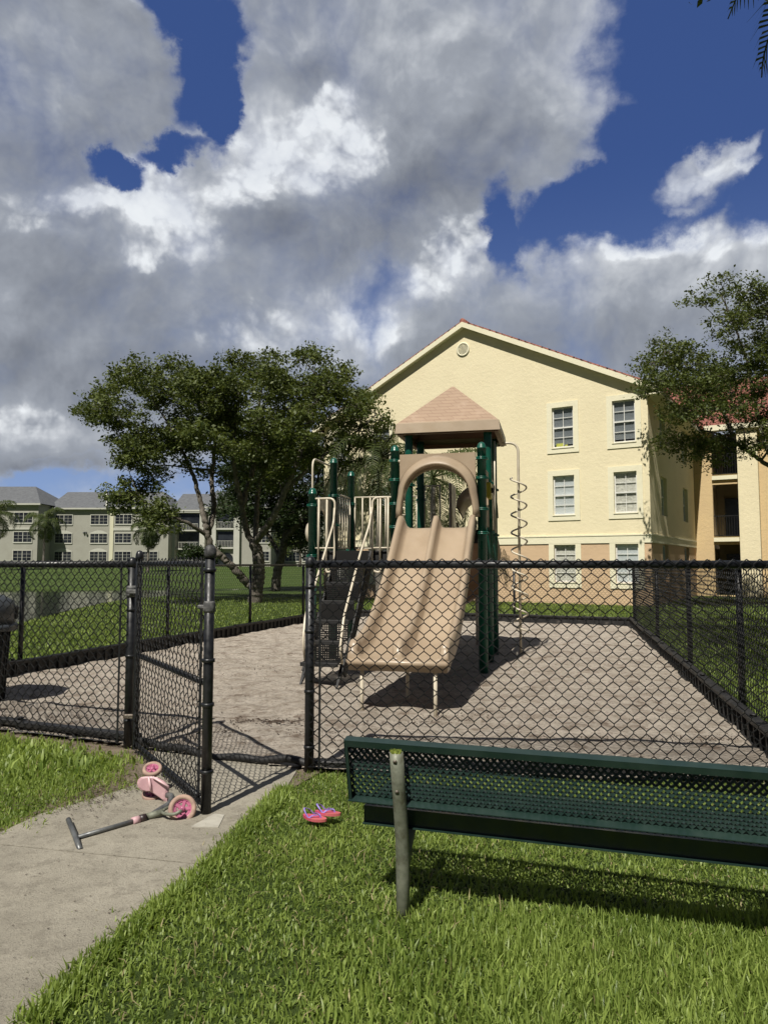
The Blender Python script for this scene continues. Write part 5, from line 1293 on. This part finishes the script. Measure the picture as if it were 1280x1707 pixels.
# floors: sill heights above GZ  (window rows at v 927, 898, 866)
FZ = (.85, 3.55, 6.35)
A0 = fx(-60); A1 = fx(84)
wa = [(fx(u)-A0, z, 2.6, 1.45, False) for u in (-40, -8, 46) for z in FZ]
a_ = far_block('apartment_block', 'olive grey apartment block at the left edge, set forward with a wide grey roof', A0, A1, 104, 13, 9.1, 3.2, wa, hips=(1, 1))
mb = MB(); mb.box(.0, A1-A0, -.16, -.001, 5.35, 5.62); mb.build('band', M_gtrim, a_)
B0, B1 = fx(84)+.02, fx(187)
wb = [(fx(u)-B0, z, 2.5, 1.35, (z < 6)) for u in (92, 151) for z in FZ]
b_ = far_block('apartment_block', 'olive grey apartment block behind the palm, with a security light between its windows', B0, B1, 108, 13, 8.75, 3.1, wb)
mb = MB(); x_ = fx(140)-B0; mb.lathe([(.08, 0), (.16, .18), (.001, .2)], 10, (x_, -.2, 4.95)); mb.lathe([(.08, 0), (.16, .18), (.001, .2)], 10, (x_+.4, -.25, 4.85)); mb.box(x_-.02, x_+.42, -.15, -.001, 5.1, 5.2); mb.build('security_light', M_grey, b_)
D0, D1 = fx(187)+.02, fx(284)
wd = [(fx(u)-D0, z, 2.4, 1.35, False) for u in (196, 240) for z in FZ]
d_b = far_block('apartment_block', 'olive grey apartment block with pale corner pilaster right of the security light', D0, D1, 107, 14, 8.75, 3.1, wd, hips=(0, 1))
mb = MB(); mb.box(.0, .55, -.12, -.001, -.5, 8.6); mb.build('pilaster', M_gcream, d_b)
mb = MB(); mb.box(.551, D1-D0, -.10, -.001, 5.35, 5.75); mb.build('band', M_gtrim, d_b)
mb = MB(); mb.add([(-.52, -.62, 8.62), (-.52, -.62, 8.95), (-3.5, 7.0, 12.05), (-3.5, 7.0, 11.72), (-.30, -.62, 8.62), (-.30, -.62, 8.95), (-3.28, 7.0, 12.05), (-3.28, 7.0, 11.72)], [(0,1,2,3), (4,7,6,5), (1,5,6,2), (0,4,5,1)]); mb.build('rake_board', M_gtrim, d_b)
E0_, E1_ = fx(284)+.02, fx(352)
we = []
e_b = far_block('apartment_block', 'recessed grey apartment block with dark stacked balconies behind the big tree', E0_, E1_, 110, 12, 8.6, 3.1, we)
for z in FZ:
    x_ = fx(292)-E0_; mb = MB(); mb.box(x_, x_+3.1, -.03, -.001, z-.8, z+1.7); mb.build('balcony_opening', M_dglass, e_b)
    mb = MB(); mb.box(x_-.2, x_+3.3, -1.0, -.031, z-1.0, z-.8)
    for k in range(14): mb.box(x_+.02+k*.235, x_+.06+k*.235, -.98, -.94, z-.799, z+.10)
    mb.box(x_, x_+3.1, -.985, -.935, z+.101, z+.16); mb.build('balcony', M_gtrim, e_b)
    mb = MB(); mb.box(x_+3.4, x_+4.2, -1.1, -.001, -.5, 8.5) if z == FZ[0] else mb.box(x_-1.0, x_-.3, -1.1, -.001, -.5, 8.5) if z == FZ[1] else mb.box(x_-.25, x_+3.35, -.5, -.001, 8.2, 8.5); mb.build('column', M_gtrim, e_b)
F0, F1 = fx(352)+.02, fx(455)
wf = [(fx(u)-F0, z, 2.2, 1.35, False) for u in (428,) for z in FZ]
f_b = far_block('apartment_block', 'grey apartment block with arched ground porch seen between the tree trunks', F0, F1, 106, 14, 8.75, 3.1, wf)
x_ = fx(368)-F0
for z in (3.55, 6.35):
    mb = MB(); mb.box(x_, x_+2.3, -.03, -.001, z-.7, z+1.6); mb.build('balcony_opening', M_dglass, f_b)
    mb = MB()
    for k in range(11): mb.box(x_+.02+k*.22, x_+.06+k*.22, -.40, -.36, z-.699, z+.2)
    mb.box(x_, x_+2.3, -.41, -.35, z+.201, z+.25); mb.box(x_-.1, x_+2.4, -.5, -.031, z-.95, z-.70); mb.build('balcony', M_gtrim, f_b)
mb = MB(); mb.box(x_-1.0, x_-.15, -.55, -.001, -.5, 8.6); mb.box(x_+2.45, x_+3.3, -.55, -.001, -.5, 8.6); mb.build('column', M_gtrim, f_b)
mb = MB(); pl = [(x_, -.5)] + [(x_+1.15-1.15*math.cos(PI*k/12), 1.2+.85*math.sin(PI*k/12)) for k in range(13)] + [(x_+2.3, -.5)]; mb.prism(pl, -.04, -.002); mb.build('arched_porch', M_dglass, f_b)
G0_, G1_ = fx(455)+.02, fx(560)
far_block('apartment_block', 'grey apartment block mostly hidden behind the playground posts', G0_, G1_, 112, 12, 8.0, 3, [(fx(u)-G0_, z, 2.2, 1.35, False) for u in (470, 500) for z in FZ], hips=(0, 1))

# ------------------------------------------------------------------ trees
def leaf_cloud(name, centers, per, spread, size, m, parent, flat=.35, seed=1):
    rg = np.random.default_rng(seed); n = len(centers)*per
    Cc = np.repeat(np.asarray(centers), per, axis=0) + rg.normal(0, 1, (n, 3))*np.array([spread, spread, spread*.62])
    nrm = rg.normal(0, 1, (n, 3)); nrm[:, 2] = np.abs(nrm[:, 2]) + flat; nrm /= np.linalg.norm(nrm, axis=1, keepdims=True)
    a = rg.normal(0, 1, (n, 3)); a -= nrm*(a*nrm).sum(1, keepdims=True); a /= np.linalg.norm(a, axis=1, keepdims=True); b = np.cross(nrm, a)
    L_ = (size*rg.uniform(.5, 1.55, n))[:, None]; 
    V = np.stack([Cc-a*L_*.5, Cc+b*L_*.26+nrm*L_*.05, Cc+a*L_*.5, Cc-b*L_*.26+nrm*L_*.05], 1).reshape(-1, 3)
    F = np.arange(n*4).reshape(-1, 4)
    cl = np.repeat(rg.uniform(0, 1, len(centers)), per); t = np.clip(.45*cl + rg.normal(.25, .2, n), 0, 1.2)
    loc = np.array([*parent.location]); return np_mesh(name, V-loc, F, m, parent, col=t)
def polysample(poly, n, rg):
    xs_ = [p[0] for p in poly]; ys_ = [p[1] for p in poly]; out = []
    while len(out) < n:
        x = rg.uniform(min(xs_), max(xs_)); y = rg.uniform(min(ys_), max(ys_))
        if inpoly([x], [y], poly)[0]: out.append((x, y))
    return out
def tree(name, label, base, limbs, clumps, crad, sprays, per, leaf, mats, seed, group=None, twig=.012, spread=.13, flat=.35):
    """limbs: list of (points, radii); clumps: crown cluster centres in world space"""
    rg = random.Random(seed); root = empty(name, base, 0, label, 'tree', group); o = root.location.copy()
    tb = MB(); nodes = []
    for pts, rs in limbs:
        P_ = rounded([Vector(p) for p in pts], .6, 3); n = len(P_); R_ = []
        cum = [0]; 
        for i in range(1, n): cum.append(cum[-1] + (P_[i]-P_[i-1]).length)
        for i in range(n):
            t = cum[i]/cum[-1]; R_.append((rs[0]+(rs[1]-rs[0])*t)*(1+.02*math.sin(i*2.3)))
        dn_ = []; dr = []
        for i in range(n-1):
            for j in range(3):
                t = j/3; q = P_[i].lerp(P_[i+1], t) + Vector((rg.gauss(0, .02), rg.gauss(0, .02), 0)); dn_.append(q); dr.append(R_[i]+(R_[i+1]-R_[i])*t)
        dn_.append(P_[-1]); dr.append(R_[-1])
        tb.tube([p-o for p in dn_], dr, 10)
        L_ = cum[-1]
        for i, q in enumerate(dn_):
            if i/len(dn_) > .42: nodes.append((q, dr[i], 0))
    cl = [Vector(c) for c in clumps]
    def near(c):
        best = None; bd = 1e9
        for (q, r_, lv) in nodes:
            dz = c.z-q.z; d_ = (c-q).length + max(0, -dz)*1.5 + lv*.25
            if d_ < bd: bd = d_; best = (q, r_, lv)
        return best, bd
    todo = cl[:]; centers = []
    todo.sort(key=lambda c: near(c)[1])
    for c in todo:
        (q, r_, lv), _ = near(c); v = c-q; L_ = v.length
        m1 = q + v*.35 + Vector((rg.gauss(0, .08), rg.gauss(0, .08), -.02))*L_*.8; m2 = q + v*.7 + Vector((rg.gauss(0, .06), rg.gauss(0, .06), .05))*L_
        r0 = min(r_*.7, .018 + .028*L_); P_ = []
        for i in range(9):
            t = i/8; P_.append((q*(1-t)**3 + m1*3*t*(1-t)**2 + m2*3*t*t*(1-t) + c*t**3))
        tb.tube([p-o for p in P_], [r0+(twig-r0)*i/8 for i in range(9)], 6)
        for i in (3, 5, 7, 8): nodes.append((P_[i], r0+(twig-r0)*i/8, lv+1))
        for s in range(sprays):
            u_ = rg.uniform(-1, 1); th = rg.uniform(0, 2*PI); rr_ = crad*(rg.random()**.45); z = u_
            h = math.sqrt(1-z*z); e_ = c + Vector((h*math.cos(th)*rr_, h*math.sin(th)*rr_, z*rr_*.62))
            centers.append(tuple(e_))
            if s % 2 == 0:
                st = P_[6 + rg.randrange(3)]; mid = st.lerp(e_, .5) + Vector((0, 0, .05*rr_)); tb.tube([st-o, mid-o, e_-o], [twig*.8, twig*.55, twig*.3], 4)
    tb.build('trunk', M_bark, root)
    leaf_cloud('crown', centers, per, spread, leaf, mats, root, flat, seed)
    return root
rgs = random.Random(21)
# big spreading tree left of the playground
TY = 29.8; tb_ = G(424, 1005)
def T(u, v, dy=0): p = YD(u, v, TY+dy); return p
limbs = [([T(424,1008), T(427,985,.0), T(432,950,0), T(430,925,0), T(424,905,0)], (.29, .22)),
         ([T(426,985), T(408,968,-.3), T(392,950,-.6), T(372,930,-.8), T(352,912,-1.0)], (.17, .13)),
         ([T(352,912,-1), T(344,885,-1.2), T(338,850,-1), T(325,800,-1), T(300,740,-.6), T(270,690,-.3)], (.125, .04)),
         ([T(346,890,-1), T(358,850,.2), T(352,800,.8), T(360,740,1.2), T(350,680,1.4), T(340,640,1.2)], (.13, .04)),
         ([T(345,893,-1.1), T(315,872,-1.8), T(285,860,-2.2), T(255,845,-2.4), T(232,830,-2.4)], (.09, .03)),
         ([T(427,915), T(408,880,.3), T(404,845,.2), T(396,815,.0), T(388,770,-.4), T(392,700,-.8), T(400,650,-1)], (.14, .04)),
         ([T(404,845,.2), T(412,815,.6), T(422,785,1.0), T(430,740,1.4), T(430,680,1.4), T(440,630,1.2)], (.12, .04)),
         ([T(426,910), T(428,870,1), T(428,820,1.6), T(445,770,2.2), T(470,700,2.4), T(480,640,2.0)], (.13, .04)),
         ([T(424,905), T(440,885,-.6), T(455,865,-1.0), T(470,830,-1.4), T(485,795,-1.8), T(500,760,-2.0), T(515,700,-1.8), T(540,640,-1.2)], (.15, .05)),
         ([T(475,820,-1.4), T(520,775,-1.8), T(560,745,-1.8), T(600,715,-1.2), T(628,690,-.8)], (.08, .03))]
poly = [(138,690),(160,665),(205,630),(225,612),(300,604),(335,606),(355,628),(372,604),(420,596),(470,592),(520,590),(560,604),(578,632),(590,655),(614,662),(604,690),(572,704),(548,730),(530,765),(500,775),(450,810),(400,790),(370,800),(330,800),(290,785),(240,795),(205,768),(175,735),(190,700)]
cl = []
for (u, v) in polysample(poly, 175, rgs):
    span = 3.6*math.sqrt(max(.05, 1-((v-700)/160)**2)); cl.append(T(u, v, rgs.uniform(-span, span)))
for (u, v) in polysample([(165,820),(215,800),(270,815),(300,850),(255,880),(215,870)], 9, rgs): cl.append(T(u, v, -2.3+rgs.uniform(-.7, .7)))
for (u, v) in ((628,722),(600,700),(640,700),(612,735),(575,740),(560,765),(590,722)): cl.append(T(u, v, -1.2+rgs.uniform(-.4, .4)))
tree('oak_tree', 'large spreading dark green tree with forked trunks on the lawn left of playground', tb_, limbs, cl, .84, 14, 34, .135, M_leaf, 5, spread=.15)
# second tree behind it
T2Y = 43.0
def T2(u, v, dy=0): return YD(u, v, T2Y+dy)
limbs = [([T2(458,988), T2(462,955), T2(470,925), T2(478,890), T2(480,850), T2(470,800)], (.30, .12)), ([T2(468,930), T2(452,900,1), T2(430,870,1), T2(405,830,1)], (.16, .06)), ([T2(476,900), T2(500,870,-1), T2(520,830,-1), T2(535,780,-1)], (.18, .06))]
poly2 = [(372,850),(365,790),(390,735),(450,710),(515,725),(535,745),(538,810),(536,850),(530,900),(510,915),(485,900),(455,872),(420,868)]
cl = [T2(u, v, rgs.uniform(-3.5, 3.5)) for (u, v) in polysample(poly2, 120, rgs)]
tree('oak_tree', 'smaller dense dark tree standing behind the large spreading tree, its trunk right of it', G(458,988), limbs, cl, 1.15, 13, 32, .17, M_leaf2, 9, spread=.22)
# tree at the right edge, reaching in front of the yellow building
TRY = 26.5
def TR(u, v, dy=0): return YD(u, v, TRY+dy)
rb = G(1478, 1041); rb = YD(1478, 940, TRY); rb.z = 0
limbs = [([rb, YD(1470,960,TRY), YD(1455,880,TRY), YD(1440,840,TRY)], (.36, .28)),
         ([YD(1445,850,TRY), TR(1380,818,-.2), TR(1320,798,-.3), TR(1262,764,-.4), TR(1225,735,-.5), TR(1195,722,-.7), TR(1165,716,-.9)], (.16, .025)),
         ([TR(1225,735,-.5), TR(1213,705,-.4), TR(1205,680,.2), TR(1180,640,.4), TR(1150,610,.2)], (.07, .022)),
         ([TR(1300,788,-.3), TR(1276,745,.6), TR(1262,690,1.0), TR(1250,620,1.0), TR(1225,540,.6), TR(1200,490,.4)], (.10, .022)),
         ([YD(1440,840,TRY), TR(1400,740,.5), TR(1350,640,.8), TR(1300,560,.6), TR(1270,510,.4)], (.18, .03)),
         ([YD(1440,840,TRY), TR(1470,720,.5), TR(1500,620,1), TR(1480,500,1)], (.18, .04)), ([YD(1450,860,TRY), TR(1540,760,0), TR(1620,690,0)], (.14, .04))]
poly3 = [(1072,650),(1085,590),(1120,570),(1160,562),(1185,548),(1180,520),(1145,520),(1150,505),(1190,492),(1200,462),(1215,490),(1250,478),(1290,470),(1400,440),(1540,480),(1650,600),(1640,740),(1500,800),(1400,770),(1310,765),(1270,720),(1215,715),(1180,690),(1130,700),(1095,690)]
cl = [TR(u, v, rgs.uniform(-3.6, 1.2)) for (u, v) in polysample(poly3, 230, rgs)]
for (u, v) in ((1150,742),(1165,757),(1175,735),(1192,765),(1110,740),(1125,736),(1215,742),(1235,750),(1265,735),(1185,740)): cl.append(TR(u, v, -.8+rgs.uniform(-.3, .3)))
tree('oak_tree', 'broad tree at the right edge whose branches hang before the yellow building', rb, limbs, cl, .74, 15, 30, .105, M_leaf, 15, twig=.011, spread=.13)
# bushy growth far off by the grey buildings
for i, (u, v, yd, hh, ww, lab) in enumerate(((500, 880, 88, 5.5, 3.0, 'light green bushy tree beside the far grey building, right of the big trees'), (540, 905, 92, 4.5, 3.5, 'round dark bush far off behind the playground posts'), (335, 925, 96, 2.4, 2.6, 'low bush at the foot of the grey building behind the gate'))):
    b0 = YD(u, 940, yd); b0.z = float(hterr(b0.x, b0.y)); cl = [b0 + Vector((rgs.gauss(0, ww*.45), rgs.gauss(0, ww*.4), hh*rgs.uniform(.3, 1))) for _ in range(26)]
    tree('bushy_tree', lab, b0, [([b0, b0+Vector((0,0,hh*.3)), b0+Vector((.1,0,hh*.6))], (.18, .08))], cl, .9, 8, 12, .34, M_leaf if i == 0 else M_leaf2, 40+i, spread=.3)
for i, (x, y, hh) in enumerate(((-30, 122, 11), (-14, 126, 12), (2, 124, 12), (14, 120, 10), (-78, 124, 10))):
    b0 = Vector((x, y, 1.1)); cl = [b0 + Vector((rgs.gauss(0, 3.4), rgs.gauss(0, 2.2), hh*rgs.uniform(.35, 1))) for _ in range(30)]
    tree('background_tree', 'dark tree behind the grey apartment blocks, ' + ['behind the arched porch block', 'behind the hidden block', 'half covered by the playground posts', 'behind the yellow building', 'at the far left edge'][i], b0, [([b0, b0+Vector((0,0,hh*.4)), b0+Vector((.3,0,hh*.7))], (.3, .12))], cl, 1.5, 7, 9, .6, M_leaf2, 60+i, group='trees behind the grey blocks', spread=.6)

# ------------------------------------------------------------------ palms
def palm(label, base, h, crown_r, nf, seed, leaflet=.5, trunk_r=.14, droop=1.0, lw=.035, nl=34, name='palm_tree', rise=(.9, -.35), group=None, lean=(0, 0)):
    rg = random.Random(seed); root = empty(name, base, 0, label, 'palm', group)
    mb = MB(); n = 14; pts = [Vector((lean[0]*(i/n)**1.5, lean[1]*(i/n)**1.5, h*i/n - .1)) for i in range(n+1)]
    mb.tube(pts, [trunk_r*(1.25 if i == 0 else 1.0 - .25*i/n)*(1+.03*(i % 2)) for i in range(n+1)], 12); mb.build('trunk', M_palmbark, root)
    top = pts[-1]
    mb = MB(); mb.tube([top, top+Vector((0,0,.5*crown_r*.35))], [trunk_r*.8, trunk_r*.45], 10); mb.build('crownshaft', M_leaf2 if False else mat('crownshaft_green', (.10,.13,.05), (.07,.09,.035), 4, .6), root)
    top = top + Vector((0, 0, .4*crown_r*.35))
    for f in range(nf):
        az = 2*PI*f/nf*2.4 + rg.uniform(-.2, .2); el0 = rise[0] + (rise[1]-rise[0])*(f/nf) + rg.uniform(-.12, .12); L_ = crown_r*rg.uniform(.9, 1.15)
        V = []; F = []; rp = []; ns = 22; p = Vector(top); e_ = el0; d_ = Vector((math.cos(az), math.sin(az), 0))
        for i in range(ns+1):
            rp.append(p.copy()); e_ -= droop*(.055+.06*i/ns)*(1.1 if i > 4 else .5); p = p + (d_*math.cos(e_) + Vector((0,0,1))*math.sin(e_))*(L_*1.15/ns)
        mb = MB(); mb.tube(rp, [.022*crown_r/2*(1-.85*i/ns)+.003 for i in range(ns+1)], 5)
        sd = Vector((-d_.y, d_.x, 0)); tones = []
        for k in range(nl):
            t = .12 + .88*k/nl; x = t*ns; i = min(int(x), ns-1); q = rp[i].lerp(rp[i+1], x-i); tg = (rp[i+1]-rp[i]).normalized(); up = sd.cross(tg)
            if up.z < 0: up = -up
            ll = leaflet*(math.sin(PI*min(1, t*.9+.12))**.6)*rg.uniform(.85, 1.1)
            for s in (-1, 1):
                w_ = tg*lw*.5; fwd = (sd*s*.8 + tg*.55 + up*rg.uniform(-.05, .35)).normalized(); m1 = q + fwd*ll*.5; m2 = m1 + (fwd*.55 + Vector((0,0,-1))*rg.uniform(.5, 1.0)*droop).normalized()*ll*.55
                b = len(V); V += [q-w_*.6, q+w_*.6, m1+w_, m1-w_, m2+w_*.15, m2-w_*.15]; F += [(b, b+1, b+2, b+3), (b+3, b+2, b+4, b+5)]; tt = min(1.1, max(0, rg.gauss(.4, .2))); tones += [tt, tt]
        b = len(V); nv = len(mb.v); V += [Vector(v_) for v_ in mb.v]; F2 = [tuple(i_+b for i_ in f_) for f_ in mb.f if len(f_) == 4]
        F += F2; tones += [.5]*len(F2)
        np_mesh('frond', np.array([tuple(v_) for v_ in V]), np.array(F), M_palm, root, col=np.array(tones))
    return root
palm('dark feathery palm in front of the yellow wall between the two green posts', YD(632, 940, 29.5)*1 - Vector((0,0,1.6)), 5.6, 3.2, 26, 3, .75, .15, 1.25, .05, rise=(1.2, -.7))
palm('palm whose fronds show through the arch of the slide panel', YD(722, 940, 28.0) - Vector((0,0,1.6)), 4.7, 2.7, 24, 4, .70, .14, 1.25, .05, rise=(1.2, -.7))
for i, (u, v, yd, r_, lab) in enumerate(((75, 868, 80, 2.5, 'coconut palm before the grey block with the security light'), (248, 880, 72, 2.1, 'coconut palm left of the big tree trunks, before the grey blocks'), (-6, 858, 74, 2.6, 'coconut palm cut by the left edge of the picture'))):
    p_ = YD(u, v, yd); b0 = Vector((p_.x, yd, float(hterr(p_.x, yd)))); palm(lab, b0, p_.z-b0.z-.3, r_, 20, 11+i, .85, .13, 1.3, .09, 26, rise=(1.35, -.8), group='coconut palms before the far grey blocks')
# tall palm standing beyond the right edge, one crown tip hangs into view
pb0 = Vector((5.4, 5.75, 0)); palm('tall palm just outside the right edge, tips of one frond hanging at the top corner', pb0, 7.55, 2.5, 14, 31, .62, .13, 1.0, .03, 44, rise=(.9, -.2))

# unseen tree added on the right, crown shaped to shade the lawn beyond the fence
rgt = random.Random(77); cl = []
while len(cl) < 120:
    x = rgt.uniform(2.6, 9.5); y = rgt.uniform(1.5, 12.5)
    if ((x-6.0)/3.2)**2 + ((y-7)/5.6)**2 > 1 or x - .30*12 > 99: continue
    z = max(8.6, .80*y+2.9) + rgt.random()*2.0
    gx, gy = x+.295*z, y+.664*z
    if gx < 1.76+.249*gy + .9: continue
    cl.append(Vector((x, y, z)))
tree('added_shade_tree', 'unseen broad tree added outside the right fence, its crown shading the lawn there', (9.4, 6.4, 0), [([Vector((9.4,6.4,0)), Vector((9.3,6.3,4)), Vector((8.4,6.4,7.5)), Vector((7.2,6.6,9.5))], (.34,.12)), ([Vector((8.8,6.4,6.5)), Vector((8.0,8.5,10)), Vector((7.4,9.5,11.5))], (.2,.08))], cl, .95, 10, 22, .17, M_leaf, 81, twig=.012, spread=.2)
